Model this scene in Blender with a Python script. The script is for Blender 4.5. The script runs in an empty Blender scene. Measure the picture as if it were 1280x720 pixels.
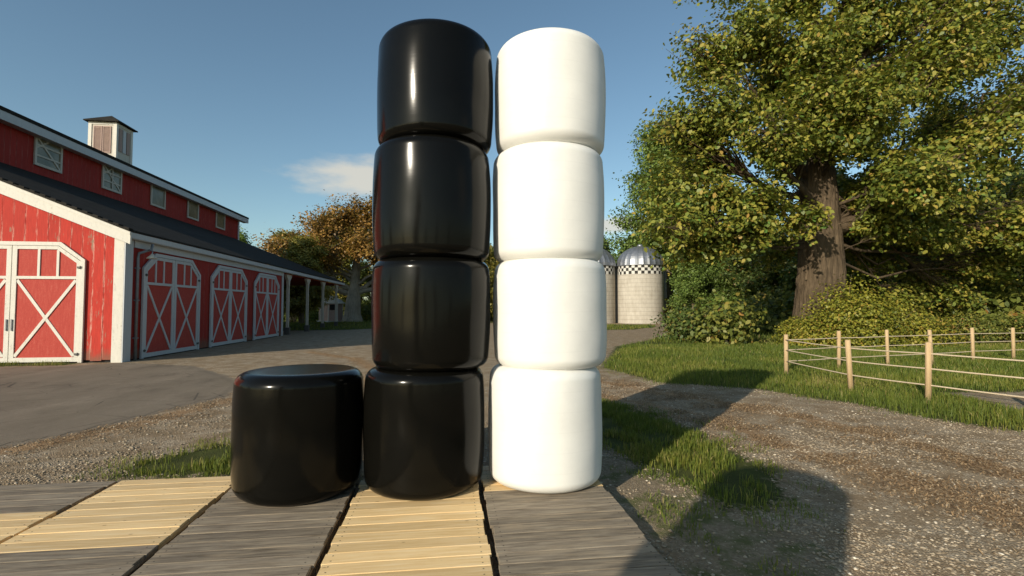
import bpy, bmesh, math, random
import numpy as np
from mathutils import Vector, Matrix

random.seed(7)
RNG = np.random.default_rng(11)
scene = bpy.context.scene
COL = scene.collection
PI = math.pi
R = math.radians

# ------------------------------------------------------------------ helpers
class MB:
    """collects shapes, then links them as ONE mesh object"""
    def __init__(s):
        s.v = []; s.f = []; s.m = []; s.sm = []
    def add(s, verts, faces, mi=0, smooth=False):
        b = len(s.v)
        s.v.extend([tuple(p) for p in verts])
        for f in faces:
            s.f.append(tuple(i + b for i in f)); s.m.append(mi); s.sm.append(smooth)
    def box(s, x0, x1, y0, y1, z0, z1, mi=0):
        v = [(x0,y0,z0),(x1,y0,z0),(x1,y1,z0),(x0,y1,z0),(x0,y0,z1),(x1,y0,z1),(x1,y1,z1),(x0,y1,z1)]
        s.add(v, [(0,3,2,1),(4,5,6,7),(0,1,5,4),(1,2,6,5),(2,3,7,6),(3,0,4,7)], mi)
    def hexa(s, v, mi=0):
        s.add(v, [(0,3,2,1),(4,5,6,7),(0,1,5,4),(1,2,6,5),(2,3,7,6),(3,0,4,7)], mi)
    def prism(s, poly, off, mi=0):
        """extrude a 3D polygon by a vector"""
        n = len(poly); o = Vector(off)
        v = [Vector(p) for p in poly]; v2 = [p + o for p in v]
        fs = [tuple(range(n - 1, -1, -1)), tuple(range(n, 2 * n))]
        fs += [(i, (i + 1) % n, n + (i + 1) % n, n + i) for i in range(n)]
        s.add(v + v2, fs, mi)
    def bar(s, p, q, up, w, d, mi=0):
        """rectangular bar from p to q; w across, d along up"""
        p = Vector(p); q = Vector(q); t = (q - p).normalized(); up = Vector(up)
        sd = t.cross(up).normalized(); u2 = sd.cross(t).normalized()
        v = []
        for c in (p, q):
            for a, b in ((-1,-1),(1,-1),(1,1),(-1,1)):
                v.append(c + sd * (a * w / 2) + u2 * (b * d / 2))
        s.add(v, [(0,3,2,1),(4,5,6,7),(0,1,5,4),(1,2,6,5),(2,3,7,6),(3,0,4,7)], mi)
    def tube(s, pts, rad, n=8, mi=0, cap=True, smooth=True):
        pts = [Vector(p) for p in pts]
        if not hasattr(rad, '__len__'): rad = [rad] * len(pts)
        vs = []; prev = None
        for i, p in enumerate(pts):
            t = (pts[min(i + 1, len(pts) - 1)] - pts[max(i - 1, 0)])
            if t.length < 1e-9: t = Vector((0, 0, 1))
            t.normalize()
            if prev is None:
                a = Vector((1, 0, 0)) if abs(t.x) < .8 else Vector((0, 1, 0))
                a = (a - t * a.dot(t)).normalized()
            else:
                a = (prev - t * prev.dot(t))
                a = a.normalized() if a.length > 1e-6 else t.orthogonal().normalized()
            prev = a; b = t.cross(a)
            for k in range(n):
                th = 2 * PI * k / n
                vs.append(p + (a * math.cos(th) + b * math.sin(th)) * rad[i])
        fs = []
        for i in range(len(pts) - 1):
            for k in range(n):
                k2 = (k + 1) % n
                fs.append((i*n+k, i*n+k2, (i+1)*n+k2, (i+1)*n+k))
        s.add(vs, fs, mi, smooth)
        if cap:
            m = len(pts) - 1
            b = len(s.v) - len(vs)
            s.f.append(tuple(b + k for k in range(n - 1, -1, -1))); s.m.append(mi); s.sm.append(False)
            s.f.append(tuple(b + m*n + k for k in range(n))); s.m.append(mi); s.sm.append(False)
    def lathe(s, prof, n=32, c=(0, 0, 0), mi=0, smooth=True, cap=True):
        vs = []
        for r, z in prof:
            for k in range(n):
                th = 2 * PI * k / n
                vs.append((c[0] + r * math.cos(th), c[1] + r * math.sin(th), c[2] + z))
        fs = []
        for i in range(len(prof) - 1):
            for k in range(n):
                k2 = (k + 1) % n
                fs.append((i*n+k, i*n+k2, (i+1)*n+k2, (i+1)*n+k))
        s.add(vs, fs, mi, smooth)
        if cap:
            b = len(s.v) - len(vs); m = len(prof) - 1
            s.f.append(tuple(b + k for k in range(n - 1, -1, -1))); s.m.append(mi); s.sm.append(False)
            s.f.append(tuple(b + m*n + k for k in range(n))); s.m.append(mi); s.sm.append(False)
    def build(s, name, mats, parent=None, bevel=0):
        me = bpy.data.meshes.new(name)
        me.from_pydata(s.v, [], s.f)
        if not isinstance(mats, (list, tuple)): mats = [mats]
        for m in mats: me.materials.append(m)
        me.polygons.foreach_set('material_index', s.m)
        me.polygons.foreach_set('use_smooth', s.sm)
        me.update()
        o = bpy.data.objects.new(name, me); COL.objects.link(o)
        if parent is not None: o.parent = parent
        if bevel:
            bv = o.modifiers.new('bevel', 'BEVEL'); bv.width = bevel; bv.segments = 2; bv.limit_method = 'ANGLE'
        return o

def np_mesh(name, verts, sizes, idx, mats, parent=None, attrs=None, smooth=False):
    """big mesh straight from numpy arrays"""
    me = bpy.data.meshes.new(name)
    me.vertices.add(len(verts)); me.vertices.foreach_set('co', np.asarray(verts, np.float32).ravel())
    me.loops.add(len(idx)); me.loops.foreach_set('vertex_index', np.asarray(idx, np.int32))
    sizes = np.asarray(sizes, np.int32)
    starts = np.concatenate([[0], np.cumsum(sizes)[:-1]]).astype(np.int32)
    me.polygons.add(len(sizes)); me.polygons.foreach_set('loop_start', starts)
    me.polygons.foreach_set('loop_total', sizes)
    if smooth: me.polygons.foreach_set('use_smooth', np.ones(len(sizes), bool))
    me.update(calc_edges=True); me.validate()
    for k, a in (attrs or {}).items():
        at = me.attributes.new(k, 'FLOAT', 'POINT'); at.data.foreach_set('value', np.asarray(a, np.float32))
    for m in (mats if isinstance(mats, (list, tuple)) else [mats]): me.materials.append(m)
    o = bpy.data.objects.new(name, me); COL.objects.link(o)
    if parent is not None: o.parent = parent
    return o

def tag(o, label=None, cat=None, group=None, kind=None):
    if label: o['label'] = label
    if cat: o['category'] = cat
    if group: o['group'] = group
    if kind: o['kind'] = kind
    return o

def empty(name, loc, label, cat, group=None, rz=0):
    o = bpy.data.objects.new(name, None); COL.objects.link(o)
    o.empty_display_size = .3
    o.location = loc; o.rotation_euler = (0, 0, rz)
    return tag(o, label, cat, group)

def copy_tree(o, parent=None):
    c = o.copy(); COL.objects.link(c)
    if parent is not None: c.parent = parent
    for ch in list(o.children): copy_tree(ch, c)
    return c

# ------------------------------------------------------------------ materials
class NT:
    def __init__(s, name):
        s.mat = bpy.data.materials.new(name); s.mat.use_nodes = True
        s.t = s.mat.node_tree; s.n = s.t.nodes; s.n.clear()
        s.out = s.n.new('ShaderNodeOutputMaterial')
        s.b = s.n.new('ShaderNodeBsdfPrincipled'); s.t.links.new(s.b.outputs[0], s.out.inputs[0])
        s._pos = None
    def link(s, a, b): s.t.links.new(a, b)
    def set(s, **k):
        nm = dict(rough='Roughness', metal='Metallic', spec='Specular IOR Level', color='Base Color', coat='Coat Weight', coatr='Coat Roughness')
        for a, v in k.items():
            i = s.b.inputs[nm[a]]
            if isinstance(v, bpy.types.NodeSocket): s.link(v, i)
            elif a == 'color': i.default_value = (*v, 1)
            else: i.default_value = v
    def coords(s, which='Object'):
        n = s.n.new('ShaderNodeTexCoord'); return n.outputs[which]
    def pos(s):
        return s.n.new('ShaderNodeNewGeometry').outputs['Position']
    def mapping(s, vec, scale=(1,1,1), loc=(0,0,0)):
        n = s.n.new('ShaderNodeMapping'); s.link(vec, n.inputs[0])
        n.inputs['Scale'].default_value = scale; n.inputs['Location'].default_value = loc
        return n.outputs[0]
    def noise(s, vec, scale, detail=4, rough=.55, dist=0):
        n = s.n.new('ShaderNodeTexNoise'); s.link(vec, n.inputs['Vector'])
        n.inputs['Scale'].default_value = scale; n.inputs['Detail'].default_value = detail
        n.inputs['Roughness'].default_value = rough; n.inputs['Distortion'].default_value = dist
        return n.outputs['Fac']
    def voro(s, vec, scale, feature='F1', out='Distance'):
        n = s.n.new('ShaderNodeTexVoronoi'); s.link(vec, n.inputs['Vector']); n.feature = feature
        n.inputs['Scale'].default_value = scale
        return n.outputs[out]
    def math(s, op, a, b=None, c=None, clamp=False):
        n = s.n.new('ShaderNodeMath'); n.operation = op; n.use_clamp = clamp
        for i, v in enumerate((a, b, c)):
            if v is None: continue
            if isinstance(v, bpy.types.NodeSocket): s.link(v, n.inputs[i])
            else: n.inputs[i].default_value = v
        return n.outputs[0]
    def ramp(s, fac, stops, interp='LINEAR'):
        n = s.n.new('ShaderNodeValToRGB'); s.link(fac, n.inputs[0]); r = n.color_ramp; r.interpolation = interp
        while len(r.elements) < len(stops): r.elements.new(.5)
        for e, (p, c) in zip(r.elements, stops):
            e.position = p; e.color = (*c, 1) if len(c) == 3 else c
        return n.outputs[0]
    def step(s, fac, a, b):
        n = s.n.new('ShaderNodeMapRange'); s.link(fac, n.inputs[0]); n.interpolation_type = 'SMOOTHSTEP'
        n.inputs[1].default_value = a; n.inputs[2].default_value = b
        return n.outputs[0]
    def mix(s, fac, a, b, mode='MIX'):
        n = s.n.new('ShaderNodeMix'); n.data_type = 'RGBA'; n.blend_type = mode
        for i, v in ((n.inputs[0], fac), (n.inputs[6], a), (n.inputs[7], b)):
            if isinstance(v, bpy.types.NodeSocket): s.link(v, i)
            elif isinstance(v, (int, float)): i.default_value = v
            else: i.default_value = (*v, 1)
        return n.outputs[2]
    def attr(s, name):
        n = s.n.new('ShaderNodeAttribute'); n.attribute_name = name; return n.outputs['Fac']
    def island(s):
        return s.n.new('ShaderNodeNewGeometry').outputs['Random Per Island']
    def objrand(s):
        return s.n.new('ShaderNodeObjectInfo').outputs['Random']
    def sep(s, vec):
        n = s.n.new('ShaderNodeSeparateXYZ'); s.link(vec, n.inputs[0]); return n.outputs
    def comb(s, x=0, y=0, z=0):
        n = s.n.new('ShaderNodeCombineXYZ')
        for i, v in enumerate((x, y, z)):
            if isinstance(v, bpy.types.NodeSocket): s.link(v, n.inputs[i])
            else: n.inputs[i].default_value = v
        return n.outputs[0]
    def bump(s, h, strength=.3, dist=.02):
        n = s.n.new('ShaderNodeBump'); s.link(h, n.inputs['Height'])
        n.inputs['Strength'].default_value = strength; n.inputs['Distance'].default_value = dist
        s.link(n.outputs[0], s.b.inputs['Normal'])

def simple(name, color, rough=.6, var=.12, scale=4, metal=0, spec=.5, bump=0):
    t = NT(name); p = t.coords()
    n = t.noise(p, scale, 6, .65)
    lo = tuple(c * (1 - var) for c in color); hi = tuple(min(1, c * (1 + var)) for c in color)
    t.set(color=t.ramp(n, [(.25, lo), (.75, hi)]), rough=rough, metal=metal, spec=spec)
    if bump: t.bump(t.noise(p, scale * 6, 5), bump, .01)
    return t.mat

def m_film(name, color, rough, var, spec=.5):
    """stretch film: overlapping wraps around the bale, fine wrinkles, a little dust"""
    t = NT(name); p = t.coords(); x, y, z = t.sep(p)
    ang = t.math('ARCTAN2', y, x)
    # wraps run round the bale slightly tilted
    zz = t.math('ADD', z, t.math('MULTIPLY', t.math('SINE', ang), .02))
    band = t.math('FRACT', t.math('MULTIPLY', zz, 5.2))
    lap = t.math('LESS_THAN', band, .06)
    wr = t.noise(t.comb(t.math('MULTIPLY', ang, 1.2), 0, t.math('MULTIPLY', z, 14)), 2.2, 5, .6)
    dust = t.noise(p, 3, 6, .7)
    lo = tuple(c * (1 - var) for c in color); hi = tuple(min(.9, c * (1 + var)) for c in color)
    fc = t.ramp(dust, [(.3, lo), (.75, hi)])
    t.set(color=t.mix(t.math('MULTIPLY', lap, .05), fc, tuple(c * .55 for c in color)), spec=spec)
    rr = t.n.new('ShaderNodeMapRange'); t.link(dust, rr.inputs[0])
    rr.inputs[3].default_value = rough * .85; rr.inputs[4].default_value = rough * 1.2
    t.link(rr.outputs[0], t.b.inputs['Roughness'])
    h = t.math('ADD', t.math('MULTIPLY', lap, .10), t.math('MULTIPLY', wr, .35))
    t.bump(h, .035, .012)
    return t.mat

def m_boards(name, base, dark, peel, axis, pitch, peel_amt, streak):
    """painted vertical boards: paint worn at the seams, bare wood in patches"""
    t = NT(name); p = t.coords(); xyz = t.sep(p)
    a = xyz[0] if axis == 'x' else xyz[1]
    q = t.math('DIVIDE', a, pitch)
    fr = t.math('FRACT', q); cell = t.math('FLOOR', q)
    ed = t.math('ABSOLUTE', t.math('SUBTRACT', fr, .5))          # .5 at the seam
    v = t.comb(t.math('MULTIPLY', a, 9), t.math('MULTIPLY', cell, 3.7), t.math('MULTIPLY', xyz[2], .9))
    grain = t.noise(v, 3.0, 6, .65)
    big = t.noise(t.comb(t.math('MULTIPLY', a, 1.6), t.math('MULTIPLY', cell, 5.1), t.math('MULTIPLY', xyz[2], .7)), 1.6, 5, .7)
    isl = t.n.new('ShaderNodeTexWhiteNoise'); isl.noise_dimensions = '1D'; t.link(cell, isl.inputs['W'])
    col = t.ramp(grain, [(.3, tuple(c * .78 for c in base)), (.7, tuple(c * 1.18 for c in base))])
    col = t.mix(t.math('MULTIPLY', isl.outputs[0], .45), col, tuple(c * .68 for c in base))
    # light worn streaks near seams
    s1 = t.math('MULTIPLY', t.step(ed, .36, .49), t.step(t.math('ADD', t.math('MULTIPLY', grain, .5), t.math('MULTIPLY', big, .5)), .46, .60))
    col = t.mix(t.math('MULTIPLY', s1, streak), col, peel)
    s2 = t.step(t.math('ADD', t.math('MULTIPLY', grain, .55), t.math('MULTIPLY', big, .75)), peel_amt, peel_amt + .07)
    col = t.mix(s2, col, dark)
    mud = t.math('SUBTRACT', 1, t.step(t.math('ADD', xyz[2], t.math('MULTIPLY', big, -.9)), -.30, .12))
    col = t.mix(t.math('MULTIPLY', mud, .7), col, (.16, .105, .068))
    t.set(color=col, rough=.75, spec=.25)
    t.bump(grain, .35, .01)
    return t.mat

def m_wood(name, cols, stretch, rough=.7, knots=0, grey=None, bump=.3, spec=.3, tonev=.36):
    """boards along local X, each island its own tone"""
    t = NT(name); p = t.coords(); isl = t.island(); ob = t.objrand()
    off = t.math('ADD', t.math('MULTIPLY', isl, 37.0), t.math('MULTIPLY', ob, 91.0))
    x, y, z = t.sep(p)
    v = t.comb(t.math('ADD', t.math('MULTIPLY', x, stretch[0]), off), t.math('MULTIPLY', y, stretch[1]), t.math('MULTIPLY', z, stretch[2]))
    g = t.noise(v, 1, 7, .62, .4)
    c = t.ramp(g, [(.28, cols[0]), (.5, cols[1]), (.74, cols[2])])
    tone = t.math('MULTIPLY_ADD', isl, tonev, 1 - tonev * .55)
    tn = t.comb(tone, tone, tone)
    c = t.mix(1.0, c, tn, 'MULTIPLY')
    if knots:
        k = t.voro(t.comb(t.math('ADD', t.math('MULTIPLY', x, 3.2), off), t.math('MULTIPLY', y, 9), 0), 1.5)
        km = t.math('SUBTRACT', 1, t.step(k, .05, .12))
        c = t.mix(t.math('MULTIPLY', km, knots), c, (.16, .08, .03))
    if grey:
        st = t.noise(t.comb(t.math('ADD', t.math('MULTIPLY', x, 1.3), off), t.math('MULTIPLY', y, 11), 0), 1.5, 5, .6)
        c = t.mix(t.step(st, .45, .75), c, grey)
    if knots:                                        # nail heads, two to a board over each stringer
        ax = t.math('ABSOLUTE', t.math('SUBTRACT', t.math('ABSOLUTE', x), .535))
        fy = t.math('FRACT', t.math('MULTIPLY', t.math('ADD', y, .3905), 5 / .781)); ay = t.math('MULTIPLY', t.math('ABSOLUTE', t.math('SUBTRACT', t.math('ABSOLUTE', t.math('SUBTRACT', fy, .5)), .24)), .1562)
        dd = t.math('SQRT', t.math('ADD', t.math('MULTIPLY', ax, ax), t.math('MULTIPLY', ay, ay)))
        c = t.mix(t.math('MULTIPLY', t.math('LESS_THAN', dd, .0065), .85), c, (.05, .04, .03))
    t.set(color=c, rough=rough, spec=spec)
    t.bump(g, bump, .006)
    return t.mat

def m_leaf(name, stops, trans=.28, rough=.5):
    t = NT(name)
    r = t.attr('rnd'); c = t.ramp(r, stops)
    t.set(color=c, rough=rough, spec=.35)
    tr = t.n.new('ShaderNodeBsdfTranslucent'); t.link(t.mix(.5, c, (.22, .26, .02)), tr.inputs[0])
    mx = t.n.new('ShaderNodeMixShader'); mx.inputs[0].default_value = trans
    t.link(t.b.outputs[0], mx.inputs[1]); t.link(tr.outputs[0], mx.inputs[2]); t.link(mx.outputs[0], t.out.inputs[0])
    return t.mat

def m_bark(name, a, b, sc=(5, 5, .9)):
    t = NT(name); p = t.coords()
    v = t.mapping(p, sc)
    n = t.noise(v, 1.8, 8, .7, .6); n2 = t.noise(p, .9, 4)
    f = t.math('MULTIPLY_ADD', n2, .5, t.math('MULTIPLY', n, .7))
    t.set(color=t.ramp(f, [(.38, a), (.75, b)]), rough=.9, spec=.15)
    t.bump(n, 1.0, .08)
    return t.mat

M = {}
M['black_film'] = m_film('black_film', (.0040, .0038, .0030), .165, .12, .16)
M['white_film'] = m_film('white_film', (.76, .75, .71), .42, .045, .3)
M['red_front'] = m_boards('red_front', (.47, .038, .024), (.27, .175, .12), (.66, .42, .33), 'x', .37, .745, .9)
M['red_shaded'] = m_boards('red_shaded', (.34, .024, .015), (.18, .08, .05), (.5, .3, .24), 'y', .37, .92, .3)  # darker copy of the barn red: shade of the sunless sides painted in
def m_doorpanel():
    t = NT('door_red'); p = t.coords()
    x, y, z = t.sep(p)
    g = t.noise(t.comb(t.math('MULTIPLY', x, 14), t.math('MULTIPLY', y, 14), t.math('MULTIPLY', z, 2.2)), 1.6, 7, .72)
    g2 = t.noise(p, 22, 5, .8)
    f = t.math('ADD', t.math('MULTIPLY', g, .55), t.math('MULTIPLY', g2, .45))
    t.set(color=t.ramp(f, [(.36, (.35, .040, .030)), (.52, (.42, .058, .042)), (.70, (.48, .13, .092))]), rough=.75, spec=.25)
    t.bump(g, .3, .008)
    return t.mat
M['door_red'] = m_doorpanel()
def m_whitepaint(name, base, grime, amt=.62):
    t = NT(name); p = t.coords(); x, y, z = t.sep(p)
    n = t.noise(t.comb(t.math('MULTIPLY', x, 3), t.math('MULTIPLY', y, 3), t.math('MULTIPLY', z, .8)), 3, 7, .72)
    n2 = t.noise(p, 16, 4)
    f = t.math('ADD', t.math('MULTIPLY', n, .7), t.math('MULTIPLY', n2, .3))
    t.set(color=t.ramp(f, [(.35, base), (amt, tuple(.9 * c for c in base)), (amt + .12, grime)]), rough=.6, spec=.35)
    t.bump(n, .25, .006)
    return t.mat
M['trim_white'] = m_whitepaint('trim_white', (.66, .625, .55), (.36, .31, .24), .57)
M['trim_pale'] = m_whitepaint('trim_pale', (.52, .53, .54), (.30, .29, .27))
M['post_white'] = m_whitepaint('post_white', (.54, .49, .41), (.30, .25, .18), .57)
def m_roof():
    t = NT('roof_dark'); p = t.coords(); x, y, z = t.sep(p)
    row = t.math('FRACT', t.math('MULTIPLY', x, 3.2)); col = t.math('FRACT', t.math('MULTIPLY', y, 3.0))
    n = t.noise(p, 2.2, 6, .7); n2 = t.noise(t.comb(t.math('MULTIPLY', x, .6), t.math('MULTIPLY', y, 8), 0), 1, 5)
    f = t.math('ADD', t.math('MULTIPLY', n, .6), t.math('MULTIPLY', n2, .4))
    c = t.ramp(f, [(.3, (.014, .013, .011)), (.7, (.044, .040, .034))])
    t.set(color=c, rough=.9, spec=.06)
    t.bump(t.math('ADD', row, t.math('MULTIPLY', col, .4)), .5, .03)
    return t.mat
M['roof'] = m_roof()
M['dark_void'] = simple('dark_void', (.02, .018, .016), .9)
M['iron'] = simple('iron', (.07, .065, .06), .55, .3, 20)
M['galv'] = simple('galv', (.22, .23, .24), .5, .2, 8, .3)
def m_window():
    t = NT('window_glass'); p = t.coords()
    n = t.noise(p, 1.2, 4)
    t.set(color=t.ramp(n, [(.3, (.10, .10, .06)), (.7, (.24, .21, .14))]), rough=.2, spec=.3)
    return t.mat
M['glass'] = m_window()
M['louver'] = simple('louver', (.34, .23, .19), .7, .2, 10)
M['wood_new'] = m_wood('wood_new', [(.62, .415, .185), (.74, .525, .262), (.80, .62, .37)], (2.4, 30, 30), .62, .7, None, .18, .3, .5)
M['wood_old'] = m_wood('wood_old', [(.115, .090, .062), (.215, .177, .132), (.35, .295, .215)], (3.2, 34, 30), .8, .35, (.34, .27, .185), .5, .2, .62)
M['post_wood'] = m_wood('post_wood', [(.40, .27, .135), (.49, .345, .19), (.57, .42, .25)], (22, 22, 1.6), .7, 0, None, .2)
M['rope'] = simple('rope', (.56, .45, .31), .8, .15, 30, bump=.3)
M['bark_big'] = m_bark('bark_big', (.030, .022, .014), (.145, .105, .066), (7, 7, .8))
M['bark_mid'] = m_bark('bark_mid', (.07, .055, .04), (.24, .20, .15))
M['bark_pale'] = m_bark('bark_pale', (.15, .13, .10), (.40, .36, .29))
M['leaf_oak'] = m_leaf('leaf_oak', [(0, (0.069, 0.103, 0.017)), (.3, (0.161, 0.196, 0.030)), (.55, (0.259, 0.259, 0.041)), (.8, (0.380, 0.316, 0.057)), (.93, (0.380, 0.230, 0.057)), (1, (0.138, 0.253, 0.052))])
M['leaf_green'] = m_leaf('leaf_green', [(0, (0.067, 0.112, 0.022)), (.5, (0.151, 0.224, 0.045)), (1, (0.246, 0.314, 0.073))])
M['leaf_forest'] = m_leaf('leaf_forest', [(0, (.035, .065, .015)), (.5, (.085, .125, .028)), (.88, (.16, .17, .04)), (1, (.24, .14, .035))])
M['leaf_autumn'] = m_leaf('leaf_autumn', [(0, (.13, .075, .02)), (.4, (.29, .155, .036)), (.75, (.40, .22, .05)), (1, (.34, .28, .06))])
M['leaf_gold'] = m_leaf('leaf_gold', [(0, (.12, .12, .022)), (.5, (.27, .235, .045)), (1, (.40, .30, .065))])
M['leaf_bush'] = m_leaf('leaf_bush', [(0, (0.084, 0.114, 0.017)), (.45, (0.216, 0.222, 0.029)), (.8, (0.360, 0.318, 0.042)), (1, (0.360, 0.240, 0.048))])
M['leaf_under'] = m_leaf('leaf_under', [(0, (0.066, 0.096, 0.019)), (.5, (0.162, 0.180, 0.034)), (.85, (0.264, 0.240, 0.048)), (1, (0.324, 0.168, 0.042))])
M['grass'] = m_leaf('grass_blade', [(0, (.055, .085, .012)), (.45, (.115, .155, .020)), (.8, (.215, .215, .035)), (1, (.36, .29, .11))], .3, .6)
def m_stone(name, stops):
    t = NT(name); t.set(color=t.ramp(t.attr('rnd'), stops), rough=.85, spec=.25); return t.mat
M['stone'] = m_stone('stone', [(0, (0.161, 0.124, 0.083)), (.4, (0.299, 0.239, 0.167)), (.75, (0.414, 0.339, 0.241)), (.95, (0.598, 0.517, 0.402)), (1, (0.736, 0.655, 0.529))])
M['straw'] = m_stone('straw', [(0, (.12, .07, .035)), (.5, (.29, .19, .10)), (.85, (.40, .28, .16)), (1, (.48, .36, .22))])

# ------------------------------------------------------------------ plan of the ground
def poly_sd(px, py, poly):
    """signed distance to a polygon, positive inside"""
    P = np.array(poly, float); n = len(P)
    d = np.full(px.shape, 1e9); ins = np.zeros(px.shape, bool)
    for i in range(n):
        a = P[i]; b = P[(i + 1) % n]; e = b - a
        t = np.clip(((px - a[0]) * e[0] + (py - a[1]) * e[1]) / (e @ e), 0, 1)
        d = np.minimum(d, np.hypot(px - a[0] - t * e[0], py - a[1] - t * e[1]))
        c = ((a[1] > py) != (b[1] > py))
        with np.errstate(divide='ignore', invalid='ignore'):
            xi = (b[0] - a[0]) * (py - a[1]) / (b[1] - a[1]) + a[0]
        ins ^= c & (px < xi)
    return np.where(ins, d, -d)
def line_d(px, py, line):
    d = np.full(px.shape, 1e9)
    for a, b in zip(line[:-1], line[1:]):
        a = np.array(a, float); e = np.array(b, float) - a
        t = np.clip(((px - a[0]) * e[0] + (py - a[1]) * e[1]) / (e @ e), 0, 1)
        d = np.minimum(d, np.hypot(px - a[0] - t * e[0], py - a[1] - t * e[1]))
    return d
_vn = np.random.default_rng(3).random((64, 64))
def vnoise(x, y, s):
    """smooth value noise"""
    x = np.asarray(x) / s; y = np.asarray(y) / s
    xi = np.floor(x).astype(int); yi = np.floor(y).astype(int); fx = x - xi; fy = y - yi
    fx = fx * fx * (3 - 2 * fx); fy = fy * fy * (3 - 2 * fy)
    g = lambda a, b: _vn[a % 64, b % 64]
    return (g(xi, yi) * (1 - fx) + g(xi + 1, yi) * fx) * (1 - fy) + (g(xi, yi + 1) * (1 - fx) + g(xi + 1, yi + 1) * fx) * fy

ASPH = [(-8.5,-40),(-7.4,3),(-6.9,6.6),(-6.15,7.85),(-5.6,8.6),(-5.25,10.1),(-4.75,11.6),(-5.2,13.6),(-6.3,15.4),(-8.4,18.0),(-11.4,19.4),(-12.6,18.55),(-22,18.4),(-60,18.4),(-60,-40)]
FIELD = [(5.0,15.9),(5.5,12.6),(6.2,12.0),(7.4,11.2),(8.1,9.0),(8.3,7.6),(8.9,6.7),(11,5.2),(14,3.5),(34,-4),(80,-6),(80,60),(40,55),(33,47.5),(29,47.8),(18.6,37),(8.4,24.5)]
PADPATH = [(11.2,10.2),(14,9.9),(30,9),(30,6.5),(14,7.2),(10.6,7.9)]
PATCH_R = [(1.95,10.1),(3.14,10.04),(3.65,9.24),(3.87,7.9),(3.93,6.89),(3.86,5.7),(3.5,4.79),(3.03,4.48),(2.64,4.57),(2.56,5.33),(2.2,6.6),(1.9,8.2)]
PATCH_L = [(-3.8,6.3),(-3.85,6.97),(-3.54,7.4),(-3.09,7.75),(-1.5,7.9),(-1.2,6.1)]
STRIP_B = [(-30,17.9),(-12.9,18.75),(-12.75,19.5),(-30,19.5)]
SILO_G = [(12,42.5),(16.5,43.5),(20,47),(22.5,52),(23,55),(18,56.5),(8,57),(6,50)]
SILO_G2 = [(26.5,53),(33,52),(60,56),(90,80),(90,140),(20,140),(20,64),(27,63)]
FAR_L = [(-90,45),(-13,45),(-9,46),(-6,49),(-4,58),(4,62),(10,70),(10,140),(-90,140)]
RIGHT_WOOD = [(80,60),(40,55),(33,50),(60,56),(90,80),(160,140),(200,-20),(80,-6)]
GRASSES = [FIELD, PATCH_R, PATCH_L, STRIP_B, SILO_G, SILO_G2, FAR_L, RIGHT_WOOD]
TRACK = [(2.0,20),(3.2,14),(4.6,11),(5.6,8.2),(6.0,6),(5.9,3.8),(5.2,-4)]
STRAW1 = [(2.2,15.5),(4.36,12.2),(5.26,10.3),(6.19,8.15),(6.6,6.44),(6.6,4.94),(6.3,3)]
STRAW2 = [(2.2,12.5),(3.53,10.4),(4.45,8.75),(4.72,6.81),(5.05,5.55),(5.3,4.05),(5.2,2)]
STRAW3 = [(-7.3,6.6),(-5.9,7.9),(-5.0,9.2),(-4.7,10.6),(-4.0,12.4),(-3.6,15),(-4.0,18)]
STRAW4 = [(-2.0,12),(-2.2,16),(-3.6,20),(-6,23)]

def grass_mask(x, y):
    g = np.full(x.shape, -99.)
    for p in GRASSES: g = np.maximum(g, poly_sd(x, y, p))
    g = np.minimum(g, -poly_sd(x, y, PADPATH))
    return g
def deck_d(x, y):
    """inside the pallet deck"""
    return (x > -4.70) & (x < 1.66) & (y < 5.84) & (y > -4)
def gz(x, y):
    x = np.asarray(x, float); y = np.asarray(y, float)
    near = np.clip((np.maximum(np.maximum(-4.9 - x, x - 1.8), np.maximum(y - 6.0, -5 - y))) / 1.5, 0, 1)
    a = (vnoise(x, y, 2.3) - .5) * .05 + (vnoise(x + 9, y, .7) - .5) * .022
    barn = np.clip(poly_sd(x, y, [(-40,19),(-10.8,19),(-10.8,60),(-40,60)]) * -1 / 1.5, 0, 1)
    asph = 1 - np.clip(poly_sd(x, y, ASPH) / .6, 0, .8)
    far = np.clip((np.hypot(x - 4, y - 10) - 60) / 120, 0, 1)
    return a * near * barn * asph * (1 - far)

def axis(vals):
    return np.array(sorted(set(np.round(vals, 4))))
xs = axis(np.concatenate([np.arange(-12, 14.01, .14), np.linspace(-40, -12, 57), np.linspace(14, 50, 60), [-900,-500,-300,-200,-140,-100,-80,-65,-55,-47], [58,66,78,95,120,160,220,320,500,900]]))
ys = axis(np.concatenate([np.arange(2, 26.01, .14), np.linspace(-8, 2, 34), np.linspace(26, 66, 90), [-900,-500,-300,-180,-110,-70,-45,-30,-20,-13], [72,80,92,110,140,180,240,340,520,900]]))
GX, GY = np.meshgrid(xs, ys); gx = GX.ravel(); gy = GY.ravel()
nz = gz(gx, gy)
ga = np.clip(poly_sd(gx, gy, ASPH) / .5, -1, 1) * .5 + .5
gg = np.clip(grass_mask(gx, gy) / .6, -1, 1) * .5 + .5
SPARSE_ = [(1.72,6.4),(2.5,6.4),(2.5,4.7),(3.0,3.7),(2.6,3.0),(1.75,3.0)]
se = np.clip(poly_sd(gx, gy, SPARSE_) / .5, -1, 1) * .5 + .5
st = np.minimum(np.minimum(line_d(gx, gy, STRAW1), line_d(gx, gy, STRAW2) + .05), np.minimum(line_d(gx, gy, STRAW3), line_d(gx, gy, STRAW4)))
gs = np.clip(1 - st / .55, 0, 1)
gt = np.clip(1 - np.abs(line_d(gx, gy, TRACK)) / 2.6, 0, 1)
nx, ny = len(xs), len(ys)
ii = np.arange(ny * nx).reshape(ny, nx)
quads = np.stack([ii[:-1, :-1], ii[:-1, 1:], ii[1:, 1:], ii[1:, :-1]], -1).reshape(-1, 4)

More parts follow.
